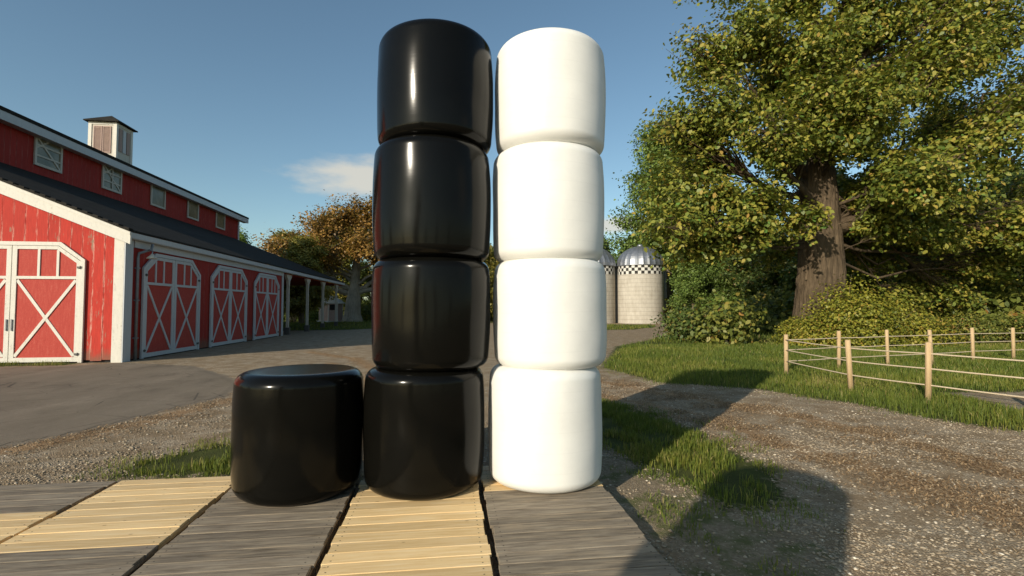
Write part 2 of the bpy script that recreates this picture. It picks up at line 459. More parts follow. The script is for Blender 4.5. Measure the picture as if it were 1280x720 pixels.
def m_ground():
    t = NT('ground_mix'); p = t.pos()
    A = t.attr('asph'); G = t.attr('grassy'); S = t.attr('straw')
    big = t.noise(p, .35, 5, .6); mid = t.noise(p, 2.2, 6, .65); fine = t.noise(p, 22, 6, .7); n5 = t.noise(p, 7, 5, .6)
    peb = t.n.new('ShaderNodeTexVoronoi'); t.link(p, peb.inputs['Vector']); peb.inputs['Scale'].default_value = 64
    pc = t.sep(peb.outputs['Color'])[0]
    # gravel: pebbles of many tones in dusty earth
    grav = t.ramp(pc, [(0, (0.177, 0.137, 0.091)), (.4, (0.285, 0.226, 0.157)), (.75, (0.393, 0.319, 0.228)), (1, (0.570, 0.479, 0.353))])
    dirt = t.ramp(t.math('ADD', t.math('MULTIPLY', mid, .5), t.math('MULTIPLY', fine, .5)), [(.3, (0.179, 0.129, 0.078)), (.7, (0.364, 0.269, 0.168))])
    base = t.mix(t.step(t.math('ADD', t.math('MULTIPLY', mid, .7), t.math('MULTIPLY', fine, .3)), .44, .60), dirt, grav)
    base = t.mix(t.step(t.math('ADD', t.attr('earth'), t.math('MULTIPLY', t.math('SUBTRACT', n5, .5), .9)), .42, .62), base, t.mix(t.step(mid, .45, .6), t.ramp(fine, [(.3, (.16, .12, .075)), (.55, (.27, .21, .14)), (.7, (.36, .30, .21))]), (.125, .125, .05)))
    straw = t.ramp(fine, [(.3, (.18, .105, .052)), (.55, (.35, .22, .115)), (.75, (.46, .32, .18))])
    sm = t.step(t.math('ADD', S, t.math('MULTIPLY', t.math('SUBTRACT', n5, .5), 2.0)), .38, .85)
    base = t.mix(t.math('MULTIPLY', sm, .85), base, straw)
    # asphalt, worn and dusty
    av = t.noise(t.mapping(p, (1, .35, 1)), 1.1, 6, .65)
    asp = t.ramp(t.math('ADD', t.math('MULTIPLY', av, .6), t.math('MULTIPLY', fine, .4)), [(.32, (.15, .123, .090)), (.55, (.205, .168, .125)), (.72, (.27, .22, .165))])
    crack = t.voro(t.mapping(p, (.5, .9, 1)), 1.1, 'DISTANCE_TO_EDGE')
    asp = t.mix(t.math('MULTIPLY', t.math('SUBTRACT', 1, t.step(crack, .0, .012)), t.math('MULTIPLY', t.step(big, .42, .56), .8)), asp, (.045, .04, .035))
    asp = t.mix(t.math('MULTIPLY', t.step(t.noise(t.mapping(p, (.8, .45, 1), (3, 1, 0)), .9, 6, .7), .50, .68), .55), asp, (.095, .078, .060))
    asp = t.mix(t.math('MULTIPLY', t.step(t.noise(t.mapping(p, (1, 1, 1), (7, 5, 0)), 1.6, 7, .75), .56, .72), .5), asp, (.30, .245, .175))
    am = t.step(t.math('ADD', A, t.math('MULTIPLY', t.math('SUBTRACT', n5, .5), .55)), .44, .56)
    base = t.mix(am, base, asp)
    soil = t.ramp(t.math('ADD', t.math('MULTIPLY', mid, .6), t.math('MULTIPLY', fine, .4)), [(.35, (.045, .050, .016)), (.55, (.075, .085, .022)), (.75, (.125, .115, .040))])
    gm = t.step(t.math('ADD', G, t.math('MULTIPLY', t.math('SUBTRACT', n5, .5), .7)), .42, .60)
    base = t.mix(gm, base, soil)
    t.set(color=base, rough=.92, spec=.12)
    h = t.math('ADD', t.math('MULTIPLY', peb.outputs['Distance'], -1.0), t.math('MULTIPLY', fine, .8))
    hb = t.math('MULTIPLY', h, t.math('SUBTRACT', 1, t.math('MULTIPLY', am, .75)))
    t.bump(hb, .7, .016)
    return t.mat
M['ground'] = m_ground()
ATT = dict(asph=ga, grassy=gg, straw=gs, earth=se)
def ground_sheet(name, faces, lift):
    used = np.unique(faces); remap = np.full(nx * ny, -1); remap[used] = np.arange(len(used))
    v = np.stack([gx[used], gy[used], nz[used] + lift], -1)
    o = np_mesh(name, v, np.full(len(faces), 4), remap[faces].ravel(), M['ground'], None, {k: a[used] for k, a in ATT.items()}, True)
    return tag(o, kind='structure')
ground_sheet('ground', quads, 0)
ground_sheet('paved_yard', quads[(ga[quads].min(1) > .58)], .004)
trk = (line_d(gx, gy, TRACK) < 2.4) & (gg < .2) & (ga < .2) & ~deck_d(gx - .15, gy)
ground_sheet('gravel_track', quads[trk[quads].all(1)], .004)

# ------------------------------------------------------------------ grass, stones, straw
def blades(name, X, Y, Z, h, w, lean, mat):
    n = len(X)
    th = RNG.uniform(0, 2*PI, n); dx = np.cos(th); dy = np.sin(th)
    la = RNG.uniform(0, 2*PI, n); ll = np.abs(RNG.normal(0, lean, n)) * h
    lx = np.cos(la) * ll; ly = np.sin(la) * ll
    V = np.zeros((n, 5, 3))
    for k, (s, a, b) in enumerate(((-.5, 0, 0), (.5, 0, 0), (.4, .3, .6), (-.4, .3, .6), (0, 1, 1))):
        V[:, k, 0] = X + dx * w * s + lx * a; V[:, k, 1] = Y + dy * w * s + ly * a
        V[:, k, 2] = Z + h * b * np.sqrt(np.maximum(.2, 1 - (ll / h * a) ** 2))
    V[:, 0:2, 2] -= .02
    i = np.arange(n)[:, None] * 5
    idx = np.concatenate([i + 0, i + 1, i + 2, i + 3, i + 3, i + 2, i + 4], 1).ravel()
    sizes = np.tile([4, 3], n)
    tone = np.clip(vnoise(X, Y, 1.7) * .5 + vnoise(X + 40, Y, .5) * .25 + RNG.normal(.12, .16, n), 0, .97)
    tone = np.where(RNG.random(n) < .02, 1, tone)
    return np_mesh(name, V.reshape(-1, 3), sizes, idx, mat, None, {'rnd': np.repeat(tone, 5)})

def scatter(poly, n, margin=0, extra=None):
    P = np.array(poly); lo = P.min(0); hi = P.max(0)
    X = RNG.uniform(lo[0], hi[0], n); Y = RNG.uniform(lo[1], hi[1], n)
    k = poly_sd(X, Y, poly) > margin
    if extra is not None: k &= extra(X, Y)
    return X[k], Y[k]

def patchy(X, Y, s, lo, sd):
    """thins blades towards the edge and in patches"""
    pr = np.clip(sd / .6, 0.0, 1) * np.clip((vnoise(X, Y, s) + vnoise(X + 5, Y + 7, s * .37) - lo) * 2.2, .0, 1)
    return RNG.random(len(X)) < pr

def grass_patch(poly, n, h0, name, label):
    X, Y = scatter(poly, n, -.15, lambda a, b: ~deck_d(a, b))
    sd = poly_sd(X, Y, poly) + .15
    k = patchy(X, Y, .8, .7, sd); X, Y, sd = X[k], Y[k], sd[k]
    h = h0 * RNG.uniform(.45, 1.15, len(X)) * (.55 + .45 * np.clip(sd / .4, 0, 1))
    o = blades(name, X, Y, gz(X, Y), h, RNG.uniform(.006, .012, len(X)), .45, M['grass'])
    tag(o, label, 'grass', None, 'stuff')
def ragged(poly, n, name, label, out=.7):
    P_ = np.array(poly); lo = P_.min(0) - out; hi = P_.max(0) + out
    X = RNG.uniform(lo[0], hi[0], n); Y = RNG.uniform(lo[1], hi[1], n); sd = poly_sd(X, Y, poly)
    k = (sd < .15) & (sd > -out) & ~deck_d(X, Y) & (RNG.random(n) < np.clip(1 + sd / out, 0, 1) ** 1.6) & (vnoise(X, Y, .28) + .5 * vnoise(X + 3, Y, .11) > .86)
    X, Y = X[k], Y[k]
    tag(blades(name, X, Y, gz(X, Y), RNG.uniform(.02, .09, len(X)), RNG.uniform(.005, .010, len(X)), .7, M['grass']), label, 'grass', None, 'stuff')
ragged(PATCH_R, 30000, 'grass_tufts', 'stray low grass tufts straggling from the right grass patch onto the gravel')
ragged(PATCH_L, 14000, 'grass_tufts', 'stray low grass tufts on the gravel behind the yellow pallets')
ragged([(5.0,15.9),(5.5,12.6),(6.2,12.0),(7.4,11.2),(8.1,9.0),(8.3,7.6),(8.9,6.7),(11,5.2),(14,5),(14,16)], 70000, 'grass_tufts', 'stray low grass tufts along the meadow edge beside the gravel track', .8)
grass_patch(PATCH_R, 30000, .125, 'grass', 'short green grass patch beside the right edge of the pallet deck')
grass_patch(PATCH_L, 11000, .12, 'grass', 'short green grass patch behind the yellow pallets')
grass_patch(STRIP_B, 16000, .16, 'grass', 'thin strip of grass along the foot of the big front barn door')
SPARSE = [(1.72,6.4),(2.5,6.4),(2.5,4.7),(3.1,3.9),(2.9,3.0),(1.75,3.0)]
X_, Y_ = scatter(SPARSE, 3800, 0); k_ = vnoise(X_, Y_, .35) > .52; X_, Y_ = X_[k_], Y_[k_]
tag(blades('grass_tufts', X_, Y_, gz(X_, Y_), RNG.uniform(.02, .08, len(X_)), RNG.uniform(.006, .011, len(X_)), .6, M['grass']), 'sparse low tufts of grass on bare earth along the right deck edge', 'grass', None, 'stuff')
# the field on the right: density falls with distance, blades widen
def field(poly, n, name, label, h0=.25, keep=None, margin=-.1):
    X, Y = scatter(poly, n, margin, keep)
    d = np.hypot(X, Y)
    pr = np.clip((9 / d) ** 1.35, .02, 1)
    k = RNG.random(len(X)) < pr; X, Y, d = X[k], Y[k], d[k]
    sd = poly_sd(X, Y, poly) + .15; sd = np.minimum(sd, -poly_sd(X, Y, PADPATH) + .1)
    k = (sd > 0) & (RNG.random(len(X)) < np.clip(sd / .5 + .1, 0, 1)); X, Y, d, sd = X[k], Y[k], d[k], sd[k]
    h = h0 * RNG.uniform(.5, 1.25, len(X)) * (.5 + .5 * np.clip(sd / .9, 0, 1)) * (.75 + .5 * vnoise(X, Y, 2.1))
    w = .0062 * np.clip(d / 8, 1, 6) * RNG.uniform(.7, 1.4, len(X))
    tag(blades(name, X, Y, gz(X, Y), h, w, .4, M['grass']), label, 'grass', None, 'stuff')
vis = lambda a, b: (a < b * 1.75 + 2) & (a > -b * .75 - 3)
field([(5.0,15.9),(5.5,12.6),(6.2,12.0),(7.4,11.2),(8.1,9.0),(8.3,7.6),(8.9,6.7),(11,5.2),(22,5.2),(40,18),(40,26),(24,26),(9,25)], 650000, 'meadow_grass', 'green meadow grass around the rope fence', .165, vis)
field([(9,25),(24,26),(44,26),(60,50),(40,55),(33,47.5),(29,47.8),(18.6,37)], 260000, 'meadow_grass', 'meadow grass between the big tree and the far dirt track', .30, vis)
field(SILO_G, 60000, 'grass', 'green verge in front of the two silos', .2)
field([(-40,45),(-13,45),(-9,46),(-6,49),(-4,58),(4,62),(8,84),(-45,84)], 300000, 'grass', 'grass lawn behind the barn around the small hut', .22)
field([(26.5,53),(33,52),(60,56),(70,75),(24,75),(27,63)], 120000, 'grass', 'grass beside the silo at the edge of the wood', .25)

# loose stones on the gravel
def stones(name, n, box, r0, r1, label, prob):
    X = RNG.uniform(box[0], box[1], n); Y = RNG.uniform(box[2], box[3], n)
    k = (RNG.random(n) < prob(X, Y)) & ~deck_d(X, Y); X, Y = X[k], Y[k]; n = len(X)
    r = r0 * (r1 / r0) ** (RNG.random(n) ** 2.2)
    B = np.array([(1,0,0),(0,1,0),(-1,0,0),(0,-1,0),(0,0,1),(0,0,-1),(.62,.62,.45),(-.62,.62,.45),(-.62,-.62,.45),(.62,-.62,.45)])
    F = np.array([(0,6,9),(1,7,6),(2,8,7),(3,9,8),(4,6,7),(4,7,8),(4,8,9),(4,9,6),(0,1,6),(1,2,7),(2,3,8),(3,0,9),(0,5,1),(1,5,2),(2,5,3),(3,5,0)])
    V = B[None] * RNG.uniform(.65, 1.25, (n, 10, 1))
    a = RNG.uniform(0, 2*PI, n)[:, None]; sx = RNG.uniform(.8, 1.5, n)[:, None]; sz = RNG.uniform(.35, .65, n)[:, None]
    vx = V[..., 0] * sx; vy = V[..., 1]
    W = np.stack([X[:, None] + (vx * np.cos(a) - vy * np.sin(a)) * r[:, None], Y[:, None] + (vx * np.sin(a) + vy * np.cos(a)) * r[:, None], gz(X, Y)[:, None] + (V[..., 2] * sz + .25) * r[:, None]], -1)
    idx = (F[None] + np.arange(n)[:, None, None] * 10).ravel()
    t = np.repeat(np.clip(RNG.normal(.45, .24, n), 0, 1), 10)
    tag(np_mesh(name, W.reshape(-1, 3), np.full(n * len(F), 3), idx, M['stone'], None, {'rnd': t}), label, 'gravel', None, 'stuff')
def stone_p(X, Y):
    g = grass_mask(X, Y); a = poly_sd(X, Y, ASPH); d = np.hypot(X, Y)
    p = np.clip((8.5 / d) ** 1.7, 0, 1) * (g < .1) * (a < .0) * np.where(poly_sd(X, Y, SPARSE_) < .15 * RNG.normal(0, 1, len(X)), 1, .25) * np.clip(.25 + 1.6 * (vnoise(X, Y, .9) - .25), .1, 1)
    return np.clip(p, 0, 1)
stones('gravel_stones', 170000, (1.6, 9.5, 2.5, 13), .0045, .020, 'loose grey gravel stones on the track right of the pallets', stone_p)
stones('gravel_stones', 90000, (-9, 2, 5.8, 15), .005, .022, 'loose grey gravel stones between the pallets and the paved yard', stone_p)

def litter(name, n, lines, width, label):
    L = []
    for ln in lines:
        ln = np.array(ln, float); seg = np.hypot(*(ln[1:] - ln[:-1]).T); tot = seg.sum()
        m = int(n * tot); s = RNG.integers(0, len(seg), m) if False else RNG.choice(len(seg), m, p=seg / tot); u = RNG.random(m)
        L.append(ln[s] + (ln[s + 1] - ln[s]) * u[:, None] + RNG.normal(0, width, (m, 2)))
    P = np.concatenate(L); X, Y = P[:, 0], P[:, 1]
    k = ~deck_d(X, Y) & (vnoise(X, Y, .33) + RNG.normal(0, .12, len(X)) > .5) & (RNG.random(len(X)) < np.clip((10 / np.hypot(X, Y)) ** 1.2, 0, 1)) & (poly_sd(X, Y, ASPH) < .05)
    X, Y = X[k], Y[k]; n = len(X)
    ln_ = RNG.uniform(.006, .026, n); wd = RNG.uniform(.002, .009, n); a = RNG.uniform(0, 2*PI, n); el = RNG.normal(0, .35, n)
    Z = gz(X, Y) + RNG.uniform(.004, .02, n)
    c = np.array([(-1,-.6),(1,-1),(.8,1),(-.9,.7)])
    px = c[None, :, 0] * ln_[:, None]; py = c[None, :, 1] * wd[:, None]
    W = np.stack([X[:, None] + px * np.cos(a)[:, None] - py * np.sin(a)[:, None], Y[:, None] + px * np.sin(a)[:, None] + py * np.cos(a)[:, None], Z[:, None] + px * np.sin(el)[:, None] + np.abs(py) * .6], -1)
    tag(np_mesh(name, W.reshape(-1, 3), np.full(n, 4), np.arange(n * 4), M['straw'], None, {'rnd': np.repeat(np.clip(RNG.normal(.5, .25, n), 0, 1), 4)}), label, 'litter', None, 'stuff')
litter('straw_litter', 4200, [STRAW1, STRAW2], .38, 'brown straw and leaf litter along the wheel ruts of the gravel track')
litter('straw_litter', 1800, [STRAW3, STRAW4], .34, 'brown leaf litter along the edge of the paved yard')

# ------------------------------------------------------------------ pallets
PX0 = -3.39; PW = 1.243; PD = .785; PY = 5.755; PZ = .14
def make_pallet(mat_top, label, cx, row, group):
    y1 = PY - row * PD; y0 = y1 - PD
    root = empty('wooden_pallet', (cx, (y0 + y1) / 2, .004), label, 'pallet', group)
    hw = PW / 2 - .026; hd = PD / 2 - .002
    b = MB(); n = 5; bw = 2 * hd / n
    for i in range(n):
        j = random.uniform(-.014, .014); k = random.uniform(-.014, .014); dz = random.uniform(-.0015, .0015)
        b.box(-hw + j, hw + k, -hd + i * bw + .004, -hd + (i + 1) * bw - .004, PZ - .026 + dz, PZ + dz)
    b.build('deck', mat_top, root, .002)
    for x in (-hw + .06, 0, hw - .06):
        s = MB(); s.box(x - .055, x + .055, -hd + .004, hd - .004, PZ - .048, PZ - .0285); s.build('stringer', mat_top, root)
    for x in (-hw + .075, 0, hw - .075):
        for y in (-hd + .06, 0, hd - .06):
            k = MB(); k.box(x - .05, x + .05, y - .05, y + .05, .021, PZ - .0485); k.build('block', mat_top, root)
        k = MB(); k.box(x - .05, x + .05, -hd + .01, hd - .01, 0, .020); k.build('runner', mat_top, root)
    return root
LAY = {  # column -> tone per row, from the far edge towards the camera
    0: 'gyyg', 1: 'yyggy', 2: 'ggggy', 3: 'yyyyg', 4: 'yggggy'[:5]}
PLAB = {
 (0,0): 'grey weathered pallet in the far corner of the deck, nearest the red barn',
 (0,1): 'yellow new pallet just in front of the grey corner pallet on the barn side',
 (1,0): 'yellow new pallet on the far deck edge beside the lone black bale',
 (1,1): 'yellow new pallet just behind a grey one on the barn side',
 (1,2): 'grey weathered pallet in front of two yellow ones on the barn side of the deck',
 (2,0): 'grey weathered pallet under the back of the lone single black bale',
 (2,1): 'grey weathered pallet under the front of the lone single black bale',
 (2,2): 'grey weathered pallet in front of the lone single black bale',
 (3,0): 'yellow new pallet under the back of the black bale tower',
 (3,1): 'yellow new pallet under the front of the black bale tower',
 (3,2): 'yellow new pallet in front of the black bale tower',
 (4,0): 'yellow new pallet under the back of the white bale tower',
 (4,1): 'grey weathered pallet under the front of the white bale tower',
 (4,2): 'grey weathered pallet in front of the white bale tower',
}
COLN = ['outermost column on the barn side', 'second column from the barn side', 'column before the lone black bale', 'column before the black tower', 'column before the white tower']
for c, rows in LAY.items():
    for r_, ch in enumerate(rows):
        lab = PLAB.get((c, r_)) or '%s pallet, %s, %s row' % ('yellow new' if ch == 'y' else 'grey weathered', COLN[c], ['first', 'second', 'third', 'fourth', 'fifth'][r_])
        make_pallet(M['wood_new'] if ch == 'y' else M['wood_old'], lab, PX0 - PW / 2 + c * PW, r_, 'pallets laid as a deck')

# ------------------------------------------------------------------ bales
def bale_mesh(seed, r, h, n=6.6):
    """round bale standing on its flat end, wrapped in film: rounded rims, faint dents"""
    rg = np.random.default_rng(seed); nu, nv = 96, 56
    t = np.linspace(-PI/2, PI/2, nv)
    # sample the rim densely
    t = t + .28 * np.sin(2 * t) * 0
    ch_, cv_ = .125, .12                                    # rim: across, up
    a = np.linspace(-PI/2, 0, 14)
    bar = np.linspace(-1, 1, 22)[1:-1]
    pr = np.concatenate([np.linspace(0, r - .013 - ch_, 5)[:-1], r - .013 - ch_ + ch_ * np.cos(a), r - .013 * bar ** 2 * (np.abs(bar) ** 1.0), r - .013 - ch_ + ch_ * np.cos(a[::-1]), np.linspace(r - .013 - ch_, 0, 5)[1:]])
    pz = np.concatenate([np.full(4, -h/2), -h/2 + cv_ + cv_ * np.sin(a), bar * (h/2 - cv_), h/2 - cv_ - cv_ * np.sin(a[::-1]), np.full(4, h/2)])
    nv = len(pr)
    th = np.linspace(0, 2*PI, nu, endpoint=False)
    T = np.repeat(th[None], nv, 0)
    def lum(T, Z, fr, fz, ph): return np.cos(T * fr + ph + 1.3 * np.sin(Z * fz + ph * 2))
    Z = np.repeat(pz[:, None], nu, 1); Rr = np.repeat(pr[:, None], nu, 1)
    side = np.clip((pr / r)[:, None], 0, 1) ** 4
    d = sum(a * lum(T, Z, fr, fz, rg.uniform(0, 6)) for a, fr, fz in ((.0040, 2, 2.5), (.0028, 3, 5), (.0016, 5, 7), (.0008, 9, 4)))
    Rr = Rr * (1 + d / r * side)
    Z = Z + side * .004 * np.cos(2 * T + rg.uniform(0, 6))
    V = np.stack([Rr * np.cos(T), Rr * np.sin(T), Z + h / 2], -1).reshape(-1, 3)
    i = np.arange(nv * nu).reshape(nv, nu)
    q = np.stack([i[:-1], np.roll(i, -1, 1)[:-1], np.roll(i, -1, 1)[1:], i[1:]], -1).reshape(-1, 4)
    return V, q
def bale(label, x, y, z, r, h, film, seed, group, rz=0):
    V, q = bale_mesh(seed, r, h)
    o = np_mesh('wrapped_bale', V, np.full(len(q), 4), q.ravel(), film, None, None, True)
    o.location = (x, y, z); o.rotation_euler = (0, 0, rz)
    return tag(o, label, 'bale', group)
BZ = PZ + .005; BH = 1.164
DZ = (0, .03, -.02, 0); DH = (.03, -.05, .02, 0)
ORD = ['bottom', 'second from the bottom', 'third from the bottom', 'topmost']
for k, x in enumerate((-.23, -.17, -.17, -.14)):
    bale(['glossy black wrapped bale at the bottom of the black tower, standing on yellow pallets',
          'glossy black wrapped bale second from the bottom of the black tower',
          'glossy black wrapped bale third from the bottom of the black tower, under the topmost',
          'glossy black wrapped bale on top of the black tower'][k], x, 5.30 + (0, .02, .0, .03)[k], BZ + k * (BH - .014) + DZ[k], .615, BH + DH[k], M['black_film'], 20 + k, 'black wrapped bales', k * 1.3)
for k, x in enumerate((1.033, 1.09, 1.08, 1.10)):
    bale(['white wrapped bale at the bottom of the white tower',
          'white wrapped bale second from the bottom of the white tower',
          'white wrapped bale third from the bottom of the white tower, under the topmost',
          'white wrapped bale on top of the white tower'][k], x, 5.30 + (0, .01, .03, .02)[k], BZ + k * (BH - .014) + DZ[k], .605, BH + DH[k], M['white_film'], 40 + k, 'white wrapped bales', k * 2.1)
bale('single glossy black wrapped bale standing alone on grey pallets beside the black tower', -1.467, 5.309, BZ, .611, 1.175, M['black_film'], 60, 'black wrapped bales', .7)
for k in range(4):
    bale(['black wrapped bale at the bottom of the tower behind the viewpoint', 'black wrapped bale second in the tower behind the viewpoint',
          'black wrapped bale third in the tower behind the viewpoint', 'black wrapped bale on top of the tower behind the viewpoint'][k],
         -4.05, -3.2, .004 + k * (BH - .004), .64, BH, M['black_film'], 70 + k, 'black wrapped bales behind the viewpoint')

# ------------------------------------------------------------------ the barn
BX = -11.57; BY = 19.57; BE = 57.0; UX = -23.0; EZ = 4.80; SL = .405
barn = empty('red_barn', (BX, BY, 0), 'large red barn with white trimmed doors, dark roof and louvred cupola', 'barn')
def part(mb, name, mat, parent=barn, bevel=0):
    o = mb.build(name, mat, parent, bevel)
    o.matrix_parent_inverse = Matrix.Identity(4)
    root = parent
    off = Vector((0, 0, 0))
    if parent is barn: o.location = -barn.location
    return o
def roofz(x): return EZ + .06 + SL * (BX - x)          # top surface of the lean-to roof
# walls of boards
def boards_x(mb, x0, x1, y, ztop, z0=0.0, pitch=.37, d=.03, cut=None):
    k0 = math.floor(x0 / pitch)
    x = k0 * pitch
    while x < x1:
        a = max(x + .004, x0); b = min(x + pitch - .004, x1)
        if b - a > .02:
            j = random.uniform(0, .010); zb = z0 + random.uniform(.02, .10)
            mb.hexa([(a, y - d - j, zb), (b, y - d - j, zb), (b, y, zb), (a, y, zb), (a, y - d - j, ztop(a)), (b, y - d - j, ztop(b)), (b, y, ztop(b)), (a, y, ztop(a))])
        x += pitch
def boards_y(mb, y0, y1, x, z0, z1, pitch=.37, d=.03):
    y = math.floor(y0 / pitch) * pitch
    while y < y1:
        a = max(y + .004, y0); b = min(y + pitch - .004, y1)
        if b - a > .02:
            j = random.uniform(0, .010)
            mb.box(x, x + d + j, a, b, z0, z1)
        y += pitch
w = MB(); boards_x(w, UX + .05, BX - .1, BY, lambda x: roofz(x) - .30); part(w, 'front_wall', M['red_front'])
w = MB(); w.prism([(UX, BY + .04, .0), (BX - .02, BY + .04, .0), (BX - .02, BY + .04, EZ - .35), (UX, BY + .04, roofz(UX) - .4)], (0, .15, 0)); part(w, 'wall_backing', M['dark_void'])
WE = 36.95
w = MB(); boards_y(w, BY + .12, WE, BX - .03, .05, EZ - .3); part(w, 'side_wall', M['red_shaded'])
w = MB(); w.box(BX - .22, BX - .04, BY + .2, WE - .03, 0, EZ - .32); part(w, 'wall_backing', M['dark_void'])
w = MB(); boards_x(w, UX + .05, BX - .05, WE, lambda x: roofz(x) - .30); part(w, 'end_wall', M['red_shaded'])
w = MB(); w.box(UX + .02, BX - .1, WE, BE - .2, EZ - .42, EZ - .38); part(w, 'porch_ceiling', M['red_shaded'])
# main nave: upper wall and gables
w = MB(); boards_y(w, BY + .1, BE + 1.3, UX - .03, .05, 12.0); part(w, 'upper_wall', M['red_shaded'])
NX = -36.4; RX = (UX + NX) / 2; RZ = 12.25 + .42 * (UX - RX)
w = MB(); w.prism([(UX - .05, BY + .06, 0), (UX - .05, BY + .06, 12.0), (RX, BY + .06, RZ - .3), (NX, BY + .06, 12.0), (NX, BY + .06, 0)], (0, .2, 0)); part(w, 'gable_wall', M['red_front'])
w = MB(); w.prism([(UX - .05, BE + 1.0, 0), (UX - .05, BE + 1.0, 12.0), (RX, BE + 1.0, RZ - .3), (NX, BE + 1.0, 12.0), (NX, BE + 1.0, 0)], (0, .2, 0)); part(w, 'gable_wall', M['red_shaded'])
w = MB(); w.box(NX, NX + .1, BY + .3, BE + .9, 0, 12.0); w.box(UX - .25, UX - .06, BY + .3, BE + .9, 0, 12.0); part(w, 'wall_backing', M['dark_void'])
# roofs
def slab(mb, xa, za, xb, zb, y0, y1, th):
    mb.hexa([(xa, y0, za - th), (xb, y0, zb - th), (xb, y1, zb - th), (xa, y1, za - th), (xa, y0, za), (xb, y0, zb), (xb, y1, zb), (xa, y1, za)])
w = MB(); xe = BX + .28
slab(w, UX + .02, roofz(UX + .02), xe, roofz(xe), BY - .28, BE, .07)
x = xe
while x > UX:                                   # shingle butts along the rake
    w.hexa([(x - .17, BY - .30, roofz(x - .17) - .02), (x, BY - .30, roofz(x) - .02), (x, BY - .05, roofz(x) - .02), (x - .17, BY - .05, roofz(x - .17) - .02),
            (x - .17, BY - .30, roofz(x - .17) + .035), (x, BY - .30, roofz(x) + .05), (x, BY - .05, roofz(x) + .05), (x - .17, BY - .05, roofz(x - .17) + .035)])
    x -= .34
lean_roof = part(w, 'lean_to_roof', M['roof'])
w = MB(); xo = UX + .55
slab(w, RX, RZ + .14, xo, RZ + .14 - .42 * (xo - RX), BY - .5, BE + 2.6, .2)
slab(w, NX - .55, RZ + .14 - .42 * (xo - RX), RX, RZ + .14, BY - .5, BE + 2.6, .2)
main_roof = part(w, 'main_roof', M['roof'])
# fascias
w = MB(); zz = RZ + .14 - .42 * (xo - RX)
w.box(xo - .08, xo - .02, BY - .5, BE + 2.55, zz - .66, zz - .205)
w.box(UX + .03, xo - .085, BY - .3, BE + 2.4, zz - .66, zz - .60)
part(w, 'upper_fascia', M['trim_pale'])
w = MB()
w.box(xe - .06, xe - .02, BY - .13, BE, EZ - .34, EZ - .135)
w.box(BX + .08, xe - .065, BY + .0, BE - .05, EZ - .36, EZ - .325)
part(w, 'eave_fascia', M['trim_pale'])
w = MB(); w.box(BX + .015, BX + .07, BY + .45, WE, EZ - .62, EZ - .365); part(w, 'frieze', M['trim_pale'])
w = MB()
for xa, xb in ((UX, xe + .02),):
    w.hexa([(xa, BY - .24, roofz(xa) - .52), (xb, BY - .24, roofz(xb) - .52), (xb, BY - .14, roofz(xb) - .52), (xa, BY - .14, roofz(xa) - .52),
            (xa, BY - .24, roofz(xa) - .08), (xb, BY - .24, roofz(xb) - .08), (xb, BY - .14, roofz(xb) - .08), (xa, BY - .14, roofz(xa) - .08)])
    w.hexa([(xa, BY - .265, roofz(xa) - .20), (xb, BY - .265, roofz(xb) - .20), (xb, BY - .243, roofz(xb) - .20), (xa, BY - .243, roofz(xa) - .20),
            (xa, BY - .265, roofz(xa) - .09), (xb, BY - .265, roofz(xb) - .09), (xb, BY - .243, roofz(xb) - .09), (xa, BY - .243, roofz(xa) - .09)])
part(w, 'rake_board', M['trim_white'])
w = MB(); w.box(BX - .30, BX + .03, BY - .09, BY - .045, 0.0, EZ - .36); part(w, 'corner_board', M['trim_white'])
w = MB(); w.box(BX + .034, BX + .075, BY - .09, BY + .36, 0.0, EZ - .37); part(w, 'corner_board', M['trim_pale'])
w = MB(); w.box(BX + .012, BX + .06, WE - .28, WE + .02, 0.0, EZ - .63); part(w, 'corner_board', M['trim_pale'])
w = MB(); w.box(UX + .02, UX + .08, BE + 1.0, BE + 1.3, 9, 12.0); part(w, 'corner_board', M['trim_pale'])

